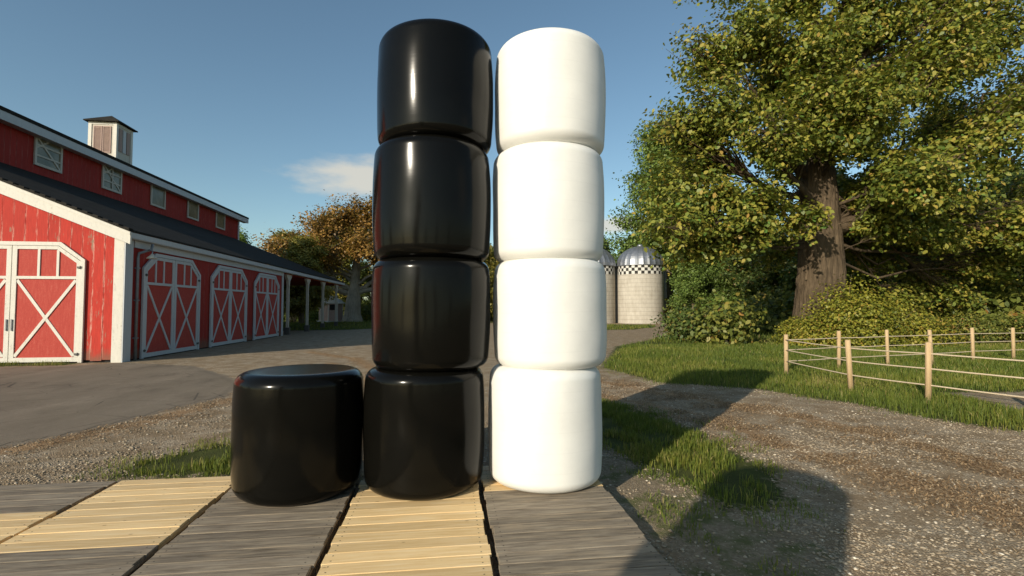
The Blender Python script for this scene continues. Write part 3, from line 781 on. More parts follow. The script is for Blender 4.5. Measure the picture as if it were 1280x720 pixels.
# doors: local frame s along the wall, z up, d out of the wall
def double_door(o, su, nu, w_, h, tm, handles=False):
    """two cross-braced leaves with clipped upper corners, in a casing"""
    o = Vector(o); su = Vector(su); nu = Vector(nu); up = Vector((0, 0, 1))
    def P(s, z, d): return tuple(o + su * s + up * z + nu * d)
    def plate(mb, poly, d0, d1):
        pts = [P(s, z, d0) for s, z in poly]
        mb.prism(pts, tuple(nu * (d1 - d0)))
    def strip(mb, a, b, wd, d0, d1):
        (s0, z0), (s1, z1) = a, b
        L = math.hypot(s1 - s0, z1 - z0); nx_, nz_ = -(z1 - z0) / L * wd / 2, (s1 - s0) / L * wd / 2
        plate(mb, [(s0 - nx_, z0 - nz_), (s1 - nx_, z1 - nz_), (s1 + nx_, z1 + nz_), (s0 + nx_, z0 + nz_)], d0, d1)
    H = w_ / 2; cx, cz = .82, .62                     # clipped corner
    cas = MB(); cw = .13
    def mit(mb, k):                                   # one side of the casing
        plate(mb, [(k * H, .02), (k * (H - cw), .02), (k * (H - cw), h - cz - .04), (k * H, h - cz)], .02, .095)
        plate(mb, [(k * H, h - cz), (k * (H - cw), h - cz - .04), (k * (H - cx - .03), h - cw), (k * (H - cx + .03), h)], .021, .094)
    mit(cas, -1); mit(cas, 1)
    plate(cas, [(-(H - cx + .03), h), (-(H - cx - .03), h - cw), (H - cx - .03, h - cw), (H - cx + .03, h)], .0205, .0945)
    co = part(cas, 'door_casing', tm)
    for k in (-1, 1):
        a = .012; b = H - cw - .012; t = h - cw - .012; c1 = H - cx - .03 - .02; c2 = h - cz - .06
        pan = MB(); plate(pan, [(k*a, .05), (k*b, .05), (k*b, c2), (k*c1, t), (k*a, t)], .012, .042)
        d_ = part(pan, 'door', M['door_red'])
        tr = MB(); e0, e1 = .0425, .078; sw = .15; rz = h * .705
        plate(tr, [(k*a, .05), (k*(a+sw), .05), (k*(a+sw), t), (k*a, t)], e0, e1)            # meeting stile
        plate(tr, [(k*b, .05), (k*(b-.13), .05), (k*(b-.13), c2 - .06), (k*b, c2)], e0, e1)   # hanging stile
        plate(tr, [(k*(a+sw), t), (k*(a+sw), t-.12), (k*(c1-.04), t-.12), (k*c1, t)], e0, e1 - .001)
        plate(tr, [(k*c1, t), (k*(c1-.04), t-.12), (k*(b-.13), c2-.06), (k*b, c2)], e0, e1 - .002)
        plate(tr, [(k*(a+sw), .05), (k*(b-.13), .05), (k*(b-.13), .21), (k*(a+sw), .21)], e0, e1 - .001)
        plate(tr, [(k*(a+sw), rz - .05), (k*(b-.13), rz - .05), (k*(b-.13), rz + .05), (k*(a+sw), rz + .05)], e0, e1 - .001)
        s0, s1 = a + sw, b - .13
        for f in (.36, .68):
            s = s0 + (s1 - s0) * f; zt = t - .12 if s < c1 - .04 else min(t - .12, t - .12 - (s - c1 + .04) * .75)
            plate(tr, [(k*(s-.04), rz + .05), (k*(s+.04), rz + .05), (k*(s+.04), zt), (k*(s-.04), zt)], e0, e1 - .004)
        strip(tr, (k*(s0+.02), .25), (k*(s1-.02), rz - .09), .10, e0, e1 - .006)
        strip(tr, (k*(s0+.02), rz - .09), (k*(s1-.02), .25), .10, e0, e1 - .010)
        part(tr, 'trim', tm, d_)
        if handles:
         hn = MB(); plate(hn, [(k*(a+.05), 1.15), (k*(a+.09), 1.15), (k*(a+.09), 1.55), (k*(a+.05), 1.55)], e1 + .02, e1 + .04)
         plate(hn, [(k*(a+.05), 1.17), (k*(a+.09), 1.17), (k*(a+.09), 1.22), (k*(a+.05), 1.22)], e1, e1 + .02)
         plate(hn, [(k*(a+.05), 1.48), (k*(a+.09), 1.48), (k*(a+.09), 1.53), (k*(a+.05), 1.53)], e1, e1 + .02)
         part(hn, 'handle', M['galv'], d_)
        for z in (.28, c2 - .25):
            hg = MB(); plate(hg, [(k*(b-.10), z), (k*(b+.06), z), (k*(b+.06), z+.07), (k*(b-.10), z+.07)], .096, .108)
            hg.tube([P(k*(b+.005), z - .02, .112), P(k*(b+.005), z + .09, .112)], .014, 6)
            part(hg, 'hinge', M['iron'], d_)
    return co
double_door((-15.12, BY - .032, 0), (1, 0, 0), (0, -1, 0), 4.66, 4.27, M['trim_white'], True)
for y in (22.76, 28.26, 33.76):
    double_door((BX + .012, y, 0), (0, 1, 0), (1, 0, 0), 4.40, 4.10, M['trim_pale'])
# clerestory windows
for i, y in enumerate((31.7, 37.2, 42.7, 48.2, 53.7)):
    zb, zt, hw = 9.95, 11.72, 1.0; x0 = UX + .03
    f = MB()
    f.box(x0 - .01, x0 + .07, y - hw, y - hw + .14, zb, zt); f.box(x0 - .01, x0 + .07, y + hw - .14, y + hw, zb, zt)
    f.box(x0 - .01, x0 + .068, y - hw + .14, y + hw - .14, zb, zb + .14); f.box(x0 - .01, x0 + .068, y - hw + .14, y + hw - .14, zt - .14, zt)
    fo = part(f, 'window', M['post_white'])
    g = MB(); g.box(x0 + .010, x0 + .016, y - hw + .14, y + hw - .14, zb + .14, zt - .14); part(g, 'pane', M['glass'], fo)
    if i < 2:
        l = MB()
        l.bar((x0 + .036, y - hw + .16, zt - .18), (x0 + .036, y + hw - .16, zb + .18), (1, 0, 0), .11, .03)
        for q in (.33, .66):
            zq = zb + (zt - zb) * q; l.bar((x0 + .050, y - hw + .15, zq), (x0 + .050, y + hw - .15, zq), (1, 0, 0), .10, .02)
        if i == 1: l.bar((x0 + .062, y, zb + .15), (x0 + .062, y, zt - .15), (1, 0, 0), .10, .02)
        l.bar((x0 + .042, y - hw + .16, zt - .75), (x0 + .042, y - .0, zt - .2), (1, 0, 0), .08, .02)
        part(l, 'lattice', M['post_white'], fo)
# downspout and barn lamp
w = MB(); yd = BY + .62
w.tube([(BX + .28, yd + .55, EZ - .4), (BX + .27, yd + .5, EZ - .62), (BX + .10, yd + .02, EZ - .82), (BX + .09, yd, EZ - 1.0), (BX + .09, yd, .0)], .05, 8)
for z in (.8, 2.2, 3.4): w.box(BX + .012, BX + .15, yd - .065, yd + .065, z, z + .05)
part(w, 'downspout', M['galv'])
w = MB(); w.tube([(BX + .05, yd + .34, EZ - .72), (BX + .30, yd + .32, EZ - .66), (BX + .48, yd + .20, EZ - .72), (BX + .52, yd + .10, EZ - .85)], .022, 6)
lm = part(w, 'wall_lamp', M['galv'])
w = MB(); w.lathe([(.03, .10), (.05, .06), (.16, -.04), (.19, -.09), (.18, -.09), (.04, .0)], 16, (BX + .52, yd + .10, EZ - .92), cap=False); part(w, 'lamp_shade', M['post_white'], lm)
# porch posts with spread brackets on dark feet
for y in (38.3, 43.4, 48.6, 54.2):
    p = MB(); x = BX - .05
    p.box(x - .09, x + .09, y - .09, y + .09, .52, EZ - .44)
    po = part(p, 'porch_post', M['post_white'])
    p = MB()
    for k in (-1, 1):
        p.prism([(x - .09, y + k * .092, EZ - 1.25), (x - .09, y + k * .092, EZ - .44), (x - .09, y + k * .62, EZ - .44), (x - .09, y + k * .52, EZ - .62), (x - .09, y + k * .20, EZ - .86)], (.18, 0, 0))
    part(p, 'bracket', M['post_white'], po)
    p = MB(); p.box(x - .17, x + .17, y - .17, y + .17, 0, .52); part(p, 'post_foot', M['iron'], po)
w = MB(); w.box(BX - .14, BX + .04, WE + .03, BE - .1, EZ - .435, EZ - .385); part(w, 'porch_beam', M['red_shaded'])
# cupola on the ridge
cx0, cx1, cy0, cy1, cz0, cz1 = -30.75, -28.5, 46.6, 48.85, 13.6, 18.0
w = MB(); w.box(cx0 + .06, cx1 - .06, cy0 + .06, cy1 - .06, cz0, cz1 - .02)
cup = part(w, 'cupola', M['post_white'])
w = MB()
for x in (cx0, cx1 - .26):
    for y in (cy0, cy1 - .26): w.box(x, x + .26, y, y + .26, cz0, cz1)
w.box(cx0 + .26, cx1 - .26, cy0 + .01, cy1 - .01, cz1 - .22, cz1 - .005); w.box(cx0 + .01, cx1 - .01, cy0 + .26, cy1 - .26, cz1 - .221, cz1 - .006)
part(w, 'corner_post', M['trim_white'], cup)
for k in (0, 1):
    w = MB(); a = cx0 + .42 + k * .72; b = a + .66
    fr = .07
    w.box(a, a + fr, cy0 + .0, cy0 + .058, 15.3, cz1 - .36); w.box(b - fr, b, cy0, cy0 + .058, 15.3, cz1 - .36)
    w.box(a + fr, b - fr, cy0, cy0 + .058, 15.3, 15.4); w.box(a + fr, b - fr, cy0, cy0 + .058, cz1 - .46, cz1 - .36)
    z = 15.42
    while z < cz1 - .55:
        w.hexa([(a + fr, cy0 + .005, z), (b - fr, cy0 + .005, z), (b - fr, cy0 + .055, z + .06), (a + fr, cy0 + .055, z + .06), (a + fr, cy0 + .005, z + .02), (b - fr, cy0 + .005, z + .02), (b - fr, cy0 + .055, z + .08), (a + fr, cy0 + .055, z + .08)]); z += .10
    part(w, 'louvre', M['louver'], cup)
for k in (0, 1, 2):
    w = MB(); a = cy0 + .38 + k * .52; w.box(cx1 - .058, cx1 + .0, a, a + .40, 15.6, cz1 - .4); part(w, 'louvre', M['louver'] if k != 1 else M['trim_pale'], cup)
w = MB(); e = .26; ac = ((cx0 + cx1) / 2, (cy0 + cy1) / 2, cz1 + .95)
q = [(cx0 - e, cy0 - e, cz1), (cx1 + e, cy0 - e, cz1), (cx1 + e, cy1 + e, cz1), (cx0 - e, cy1 + e, cz1)]
q2 = [(a, b, c + .09) for a, b, c in q]
w.add(q + q2 + [ac], [(3,2,1,0), (0,1,5,4), (1,2,6,5), (2,3,7,6), (3,0,4,7), (4,5,8), (5,6,8), (6,7,8), (7,4,8)])
part(w, 'cupola_roof', M['roof'], cup)

# ------------------------------------------------------------------ silos
def m_silo():
    t = NT('silo_stave'); p = t.coords(); x, y, z = t.sep(p)
    ang = t.math('ARCTAN2', y, x)
    hoop = t.math('FRACT', t.math('MULTIPLY', z, 2.0)); n = t.noise(t.comb(t.math('MULTIPLY', ang, 6), 0, t.math('MULTIPLY', z, .6)), 1.5, 6, .7)
    n2 = t.noise(p, 1.1, 5)
    c = t.ramp(t.math('ADD', t.math('MULTIPLY', n, .6), t.math('MULTIPLY', n2, .4)), [(.3, (.36, .32, .26)), (.6, (.52, .48, .41)), (.8, (.44, .38, .30))])
    c = t.mix(t.math('MULTIPLY', t.math('LESS_THAN', hoop, .10), .5), c, (.24, .21, .18))
    t.set(color=c, rough=.85, spec=.2); t.bump(t.math('LESS_THAN', hoop, .10), .5, .03); return t.mat
def m_check():
    t = NT('silo_check'); p = t.coords(); x, y, z = t.sep(p)
    a = t.math('FLOOR', t.math('MULTIPLY', t.math('ADD', t.math('DIVIDE', t.math('ARCTAN2', y, x), 2 * PI), .5), 46))
    b = t.math('FLOOR', t.math('MULTIPLY', t.math('SUBTRACT', z, 6.15), 2.6))
    ck = t.math('MODULO', t.math('ADD', a, b), 2)
    n = t.noise(p, 3, 5)
    t.set(color=t.mix(ck, t.ramp(n, [(.3, (.55, .53, .48)), (.7, (.68, .66, .60))]), (.035, .033, .03)), rough=.8, spec=.2); return t.mat
M['silo'] = m_silo(); M['check'] = m_check()
M['dome'] = simple('dome_metal', (.34, .35, .37), .5, .25, 3, .85)
def silo(x, y, label, s=1.0, rz=0):
    root = empty('silo', (x, y, 0), label, 'silo', 'silos beyond the track', rz)
    r = 2.88
    b = MB(); b.lathe([(r, 0), (r, 6.15)], 64, cap=False); b.build('body', M['silo'], root)
    b = MB(); b.lathe([(r + .012, 6.15), (r + .012, 7.3)], 64, cap=False); b.build('checker_band', M['check'], root)
    d = MB(); N = 24
    prof = [(math.cos(t) * (r + .10), 7.3 + math.sin(t) * 2.55) for t in np.linspace(0, PI / 2, 12)]
    vs = []; fs = []
    for i, (rr, z) in enumerate(prof):
        for k in range(N * 3):
            th = 2 * PI * k / (N * 3); bump = 1.0 + (.022 if k % 3 == 0 else 0)
            vs.append((rr * bump * math.cos(th), rr * bump * math.sin(th), z))
    n3 = N * 3
    for i in range(len(prof) - 1):
        for k in range(n3): fs.append((i*n3+k, i*n3+(k+1)%n3, (i+1)*n3+(k+1)%n3, (i+1)*n3+k))
    d.add(vs, fs); d.lathe([(r + .12, 7.24), (r + .16, 7.27), (r + .12, 7.32)], 64, cap=False)
    d.build('dome', M['dome'], root)
    c = MB(); c.lathe([(.36, 9.78), (.36, 10.0), (.2, 10.1)], 16); c.build('cap', M['dome'], root)
    ch = MB(); ch.box(r - .05, r + .5, -.32, .32, 0, 7.1)
    ch.prism([(r - .05, -.32, 7.1), (r + .5, -.32, 7.1), (r - .6, -.32, 8.4), (r - .9, -.32, 8.4)], (0, .64, 0)); ch.build('chute', M['galv'], root)
    return root
silo(24.45, 61.3, 'pale concrete silo with checkered band, standing in full view beside the track')
silo(18.55, 62.8, 'pale concrete silo with checkered band half hidden behind the white bale tower')

# ------------------------------------------------------------------ rope fence
fence = empty('rope_fence', (9.94, 13.71, 0), 'paddock fence of round tan wooden posts strung with three tan ropes', 'fence')
def fpart(mb, name, mat):
    o = mb.build(name, mat, fence); o.location = -fence.location; return o
front = [(9.94, 13.71), (9.44, 10.75), (9.58, 8.97), (10.05, 7.15), (10.7, 5.2)]
back = [(9.94, 13.71), (12.24, 14.39), (14.32, 14.76), (16.42, 15.19), (18.7, 15.75), (20.96, 16.2), (23.3, 16.8), (25.6, 17.3)]
done = set()
for line in (front, back):
    for (x, y) in line:
        if (x, y) in done: continue
        done.add((x, y)); z = float(gz(x, y)); b = MB()
        lx, ly = random.uniform(-.035, .035), random.uniform(-.035, .035); rr = random.uniform(.052, .060); hh = random.uniform(1.16, 1.24)
        b.lathe([(rr, -.1), (rr, hh - .02), (rr - .015, hh)], 14, (0, 0, 0))
        b.v = [(x + a + lx * c, y + b_ + ly * c, z + c) for a, b_, c in b.v]
        fpart(b, 'post', M['post_wood'])
for line in (front, back):
    for h in (1.0, .70, .37):
        b = MB(); pts = []
        for (xa, ya), (xb, yb) in zip(line[:-1], line[1:]):
            sg = random.uniform(.0, .012)
            for k in range(8):
                t = k / 8; pts.append((xa + (xb - xa) * t, ya + (yb - ya) * t, float(gz(xa, ya)) * (1 - t) + float(gz(xb, yb)) * t + h - sg * 4 * t * (1 - t)))
        pts.append((line[-1][0], line[-1][1], h))
        # rope runs along the outer face of the posts
        b.tube([(a - .0, b_ - .0, c) for a, b_, c in pts], .0155, 6)
        fpart(b, 'rope', M['rope'])

# ------------------------------------------------------------------ hut and small things behind the barn
hut = empty('garden_hut', (-16.45, 73.5, 0), 'small eight-sided pink and white hut with a pale cone roof behind the porch', 'hut')
hut.scale = (1.11, 1.11, 1.11)
M['hut'] = m_whitepaint('hut_wall', (.52, .36, .30), (.36, .20, .16), .55)
b = MB(); b.lathe([(1.42, 0), (1.42, 2.35)], 8, smooth=False); b.build('wall', M['hut'], hut)
b = MB(); b.lathe([(1.75, 2.25), (1.78, 2.35), (1.0, 2.95), (.08, 3.4)], 8, smooth=False); b.build('roof', M['trim_white'], hut)
b = MB(); b.box(-.15, .75, -1.36, -1.30, 1.5, 2.15); o = b.build('window', M['dark_void'], hut)
b = MB()
for k in range(8):
    th = 2 * PI * k / 8; b.box(1.42 * math.cos(th) - .06, 1.42 * math.cos(th) + .06, 1.42 * math.sin(th) - .06, 1.42 * math.sin(th) + .06, 0, 2.28)
b.build('corner_post', M['trim_white'], hut)
b = MB(); b.lathe([(1.75, 0), (1.75, .14)], 8, smooth=False); b.build('base', M['trim_pale'], hut)
pp = empty('signpost', (-20.3, 73, 0), 'pale yellow wooden post with a rounded side board on the lawn behind the barn', 'post')
b = MB(); b.tube([(0, 0, 0), (0, 0, 2.05)], .13, 10); b.build('pole', M['post_wood'], pp)
b = MB(); b.lathe([(.05, -.3), (.30, -.15), (.34, .1), (.22, .3), (.05, .34)], 12, (-.22, -.1, 1.1)); b.build('board', M['post_wood'], pp); pp.scale = (1.15, 1.15, 1.15)
st_ = MB(); st_.lathe([(.55, 0), (.52, .3), (.50, .8), (.46, .85)], 16); o = st_.build('tree_stump', M['post_wood']); o.location = (-21.3, 72, 0); o.scale = (1.15, 1.15, 1.15)
tag(o, 'squat pale wooden stump on the lawn between the porch posts', 'stump')

# ------------------------------------------------------------------ trees
def leaf_mesh(name, C, Nrm, size, tone, mat, parent, aspect=.62, droop=.3):
    """one six-cornered leaf per centre"""
    n = len(C)
    Nrm = Nrm + RNG.normal(0, .55, (n, 3)); Nrm /= np.linalg.norm(Nrm, axis=1, keepdims=True) + 1e-9
    a = RNG.normal(0, 1, (n, 3)); a[:, 2] -= droop
    a -= Nrm * (a * Nrm).sum(1, keepdims=True); a /= np.linalg.norm(a, axis=1, keepdims=True) + 1e-9
    b = np.cross(Nrm, a)
    s = size * RNG.uniform(.6, 1.25, n)
    shp = [(-.5, 0, 0), (-.18, .5, .06), (.18, .42, .04), (.55, 0, -.08), (.18, -.42, .04), (-.18, -.5, .06)]
    V = np.stack([C + (a * p[0] + b * p[1] * aspect * 1.0 + Nrm * p[2]) * s[:, None] for p in shp], 1)
    return np_mesh(name, V.reshape(-1, 3), np.full(n, 6), np.arange(n * 6), mat, parent, {'rnd': np.repeat(np.clip(tone, 0, 1), 6)})

def wander(p, q, n, amp, sag=0):
    p = np.array(p, float); q = np.array(q, float); L = np.linalg.norm(q - p)
    o = RNG.normal(0, amp * L, (n, 3)); o[0] = 0; o[-1] = 0
    t = np.linspace(0, 1, n)[:, None]
    c = p + (q - p) * t + o * np.sin(t * PI)
    c[:, 2] += sag * L * np.sin(t[:, 0] * PI)
    return c

def build_tree(root, trunk, lobes, leaves, leaf_size, leaf_mat, bark, clusters=26, spread=.16, tone_shift=0, rough=0, nseg=10, twigs=True, fill=.55, limb_scale=1.0):
    """trunk: [(x,y,z,r)...]; lobes: [(x,y,z,r)...]; everything in the root's own space"""
    T = np.array(trunk, float); mb = MB()
    # trunk with ridged bark
    n = 120 if rough else nseg
    vs = []; rings = []
    m = 90 if rough else 8
    tt = np.linspace(0, 1, m); zz = T[:, 2]
    for i, t in enumerate(tt):
        z = zz[0] + (zz[-1] - zz[0]) * t
        cx = np.interp(z, zz, T[:, 0]); cy = np.interp(z, zz, T[:, 1]); r = np.interp(z, zz, T[:, 3])
        for k in range(n):
            th = 2 * PI * k / n
            rr = r
            if rough:
                q = th + .10 * math.sin(z * 1.1) + .05 * math.sin(z * 2.7 + 1)
                rr *= 1 + rough * (math.sin(q * 5 + z * .25) * .7 + (abs(math.sin(q * 13 + 2.5 * float(vnoise(z * 1.0, th * 2, .9)))) - .5) * 1.3 + (float(vnoise(th * 9, z * .9, .5)) - .5) * 1.2)
            vs.append((cx + rr * math.cos(th), cy + rr * math.sin(th), z))
    fs = [(i*n+k, i*n+(k+1)%n, (i+1)*n+(k+1)%n, (i+1)*n+k) for i in range(m-1) for k in range(n)]
    mb.add(vs, fs, 0, True)
    Cs, Ns, To = [], [], []
    vol = np.array([l[3] ** 2 for l in lobes]); vol = vol / vol.sum()
    ztop = zz[-1]
    for (lx, ly, lz, lr), fr in zip(lobes, vol):
        c = np.array((lx, ly, lz))
        hd = math.hypot(lx - T[0, 0], ly - T[0, 1])
        za = min(max(lz - hd * random.uniform(.35, .7) - .3 * lr, zz[0] + (ztop - zz[0]) * .28), ztop * .98)
        if rough > .052 and lz < 7: za = random.uniform(4.6, 9.5)
        pa = (np.interp(za, zz, T[:, 0]), np.interp(za, zz, T[:, 1]), za); ra = np.interp(za, zz, T[:, 3])
        L = np.linalg.norm(c - np.array(pa))
        limb = wander(pa, c, 7, .035, -.05)
        r0 = min(ra * .55, (.02 + .022 * L)) * limb_scale * (.26 if rough > .052 and lz < 9 else 1)
        mb.tube(limb, list(np.linspace(r0, r0 * .28, 7)), 7, cap=False)
        nb = max(5, int(clusters))
        per = max(2, int(leaves * fr / nb))
        for k in range(nb):
            d = RNG.normal(0, 1, 3); d /= np.linalg.norm(d)
            rad = lr * (RNG.uniform(.15, 1) ** fill)
            e = c + d * rad * np.array((1.08, 1.08, .82))
            if twigs:
                j = RNG.integers(3, 7); w_ = wander(limb[j], e, 4, .07, .03)
                mb.tube(w_, [r0 * .22, r0 * .15, r0 * .09, r0 * .03], 4, cap=False)
            # leaves sit along the outer part of the twig, spreading at its tip
            tl = RNG.uniform(.45, 1.08, per)[:, None]
            base = limb[4] + (e - limb[4]) * tl if True else e
            pts = base + RNG.normal(0, spread * lr * 1.15, (per, 3)) * np.array((1, 1, .75))
            Cs.append(pts)
            nn = d * .7 + np.array((0, 0, .75)); Ns.append(np.repeat(nn[None], per, 0))
            To.append(np.clip(RNG.normal(.45 + tone_shift, .22, per) + RNG.normal(0, .14), 0, 1))
    mb.build('trunk', bark, root)
    leaf_mesh('crown', np.concatenate(Cs), np.concatenate(Ns), leaf_size, np.concatenate(To), leaf_mat, root)

# the big tree by the paddock
BT = (20.25, 25.0)
LOBES = [(11.73, 24, 8.07, 2.6), (13.33, 24, 12.52, 2.6), (15.82, 25, 17.07, 2.9), (10.57, 22.6, 5.75, 1.5), (14.59, 23, 7.11, 2.2), (15.27, 22, 10.42, 2.1), (19.07, 24, 15.87, 2.8), (23.91, 25, 18.59, 3.0), (20.2, 21.5, 11.85, 2.4), (25.69, 23, 14.49, 2.7), (22.83, 21, 8.47, 2.5), (32.31, 25, 18.26, 2.9), (29.98, 23, 11.66, 2.8), (27.6, 24.5, 7.8, 2.2), (23.0, 23.2, 7.9, 1.5), (37.19, 25, 15.65, 3.2), (35.89, 24, 8.58, 3), (21.34, 26, 23.31, 3.5), (29.37, 27, 25.86, 4), (15.89, 27, 22.56, 3.0), (19.64, 25, 26.6, 3.6), (25.25, 25, 28.21, 4), (33.13, 25, 24.18, 3.5), (19.65, 29, 16.46, 3), (29.15, 30, 17.48, 3.4), (34.09, 29, 14.57, 3), (22.3, 29, 11.41, 2.4), (14.73, 28, 10.82, 2.4), (28.08, 25, 6.28, 2.2),
         (11.1, 25, 6.3, 1.3), (12.99, 24, 5.42, 1.6), (14.66, 23.5, 5.38, 1.4), (17.1, 22.8, 10.4, 1.3), (18.04, 22.5, 12.55, 2.2), (19.52, 22.5, 10.39, 1.6), (24.5, 27, 5.9, 1.6), (27.0, 24.5, 19.22, 2.0), (19.07, 24.5, 19.04, 2.0), (29.27, 24, 19.32, 1.8), (23.02, 24, 20.17, 2.2), (23.12, 23, 9.02, 1.5), (23.06, 24, 6.25, 1.5), (22.87, 24.5, 8.31, 1.6), (24.0, 23.6, 6.6, 1.5), (26.2, 24, 5.9, 1.5), (22.6, 26.5, 7.2, 1.6), (26.64, 22.5, 16.45, 2.0), (13.24, 25, 15.78, 1.6), (12.04, 25, 11.56, 1.8),
         (24.61, 24.5, 9.03, 2.2), (23.19, 26, 15.76, 2.5), (26.83, 28, 4.95, 1.9), (31.33, 28.5, 4.53, 2.2), (33.66, 27, 4.93, 2.2), (24.66, 28, 6.17, 1.8), (19.53, 28, 5.34, 1.7), (36.6, 27, 5.73, 2.4), (31.86, 27.5, 2.44, 1.5), (29.0, 28, 2.7, 1.5), (27.2, 25.5, 10.6, 2.3), (23.3, 25, 11.6, 2.0),
         (12.3, 25, 5.2, 1.7), (17.2, 22.5, 6.2, 1.3), (31.5, 23, 6.4, 2.2), (17.5, 27, 8.2, 1.9)]
bt = empty('broadleaf_tree', (BT[0], BT[1], 0), 'huge old broadleaf tree with yellow-green leaves and a thick ridged trunk behind the rope fence', 'tree')
build_tree(bt, [(-.15, 0, -.3, 1.6), (-.1, 0, .6, 1.34), (0, 0, 2, 1.2), (.1, 0, 4.5, 1.06), (.15, .1, 8, .92), (.1, .2, 12, .68), (0, .2, 17, .42), (.3, 0, 23, .14)],
           [(x - BT[0], y - BT[1], z, r) for x, y, z, r in LOBES], 215000, .24, M['leaf_oak'], M['bark_big'], 46, .118, 0, .055, limb_scale=1.15)

# prototypes of the other trees
def auto_lobes(H, W, z0, n, seed):
    rg = np.random.default_rng(seed); L = []
    for k in range(n):
        u = (k + .5) / n; z = z0 + (H - z0) * (.08 + .88 * u)
        rr = W * math.sin(min(1, .25 + .85 * (1 - abs(2 * u - .75))) * PI / 2) * (1 - .55 * max(0, u - .55) / .45)
        th = k * 2.399 + rg.uniform(-.4, .4); q = rr * rg.uniform(.35, .72)
        L.append((q * math.cos(th), q * math.sin(th), z, W * rg.uniform(.34, .5)))
    return L
def proto(kind, H, W, z0, nl, leaves, ls, lm, bk, seed, tr=.32, label=None, group=None, loc=(0, 0), fill=.5):
    r_ = empty(kind, (loc[0], loc[1], 0), label, 'tree', group)
    build_tree(r_, [(0, 0, -.2, tr * 1.35), (0, 0, .8, tr), (.1, 0, H * .4, tr * .72), (.15, .1, H * .7, tr * .4), (.1, .1, H * .92, tr * .08)],
               auto_lobes(H, W, z0, nl, seed), leaves, ls, lm, bk, 26, .15, 0, 0, 10, fill=fill)
    return r_
WG = 'trees of the wood behind the big tree'
kinds = {}
kinds['green'] = proto('broadleaf_tree', 13, 4.6, 1.0, 16, 22000, .32, M['leaf_green'], M['bark_mid'], 1, .34, 'bright green leafy tree at the edge of the wood behind the silos', 'bright green trees', (34.0, 50))
kinds['forest'] = proto('broadleaf_tree', 14, 5.0, 1.0, 16, 22000, .34, M['leaf_forest'], M['bark_mid'], 2, .36, 'dark green tree in the shaded wood behind the big tree', WG, (31, 38))
kinds['gold'] = proto('broadleaf_tree', 11, 4.4, 1.2, 15, 26000, .30, M['leaf_gold'], M['bark_mid'], 3, .3, 'yellow-green tree in the tree line behind the barn', 'yellow-green trees', (-19, 62))
def put(kind, x, y, s, rz, label, group, sz=None):
    c = copy_tree(kinds[kind]); c.location = (x, y, 0); c.rotation_euler = (0, 0, rz); c.scale = (s, s, sz or s)
    tag(c, label, 'tree', group); return c
tg = empty('broadleaf_tree', (30.4, 66, 0), 'tall bright green tree rising beside the silo, past the edge of the big yellow-green tree', 'tree')
build_tree(tg, [(0, 0, -.2, .7), (0, 0, 1, .55), (.1, 0, 9, .4), (.1, .1, 16, .25), (0, 0, 23, .05)], auto_lobes(28, 8.2, 5, 26, 5), 60000, .36, M['leaf_green'], M['bark_mid'], 30, .14)
# bright green tree seen past the big tree's left side
for i_, (x_, y_, q_) in enumerate([(24.6, 48, .52), (27.8, 52, .68), (30.6, 50, .6), (33.5, 55, .85)]):
    put('green', x_, y_, q_, i_ * 1.9, 'small bright green tree between the silo and the big trunk', 'small bright green trees')
put('green', 33, 60, 1.05, 2.1, 'bright green tree behind the low bushes between silo and big trunk', 'bright green trees')
put('green', 41, 50, 1.1, 4.0, 'bright green tree in the gap just beside the big ridged trunk', 'bright green trees')
FG = 'dark green tree in the shaded wood behind the big tree'
for i, (x, y, s, k) in enumerate([(36, 33, .85, 'forest'), (41, 38, 1.0, 'forest'), (46, 33, .95, 'forest'), (52, 40, 1.1, 'forest'), (47, 46, 1.1, 'forest'), (38, 45, .95, 'forest'), (58, 34, 1.0, 'forest'), (43, 27, .8, 'forest'), (52, 27, .9, 'forest'), (62, 44, 1.2, 'forest'), (30, 45, .75, 'forest'), (56, 52, 1.2, 'forest')]):
    put(k, x, y, s, i * 1.7, FG, WG)
for i in range(16):
    x = -4 + i * 6.2; put('forest' if i % 3 else 'green', x + random.uniform(-1.5, 1.5), 84 + random.uniform(-4, 8), random.uniform(.85, 1.15), i * 2.2,
        'far tree in the long tree line beyond the silos', 'far tree line beyond the silos')
# pale thin trunk tree left of the big tree
pt = empty('birch_tree', (30.6, 56.5, 0), 'slender tree with a pale straight trunk between silo and big tree', 'tree')
build_tree(pt, [(0, 0, -.2, .52), (0, 0, 3, .46), (.1, 0, 8, .38), (.1, 0, 13, .1)], [(.5, 0, 12, 2), (-1, .5, 10.5, 1.8), (1.2, -.4, 9.8, 1.7)], 5000, .34, M['leaf_green'], M['bark_pale'], 18)
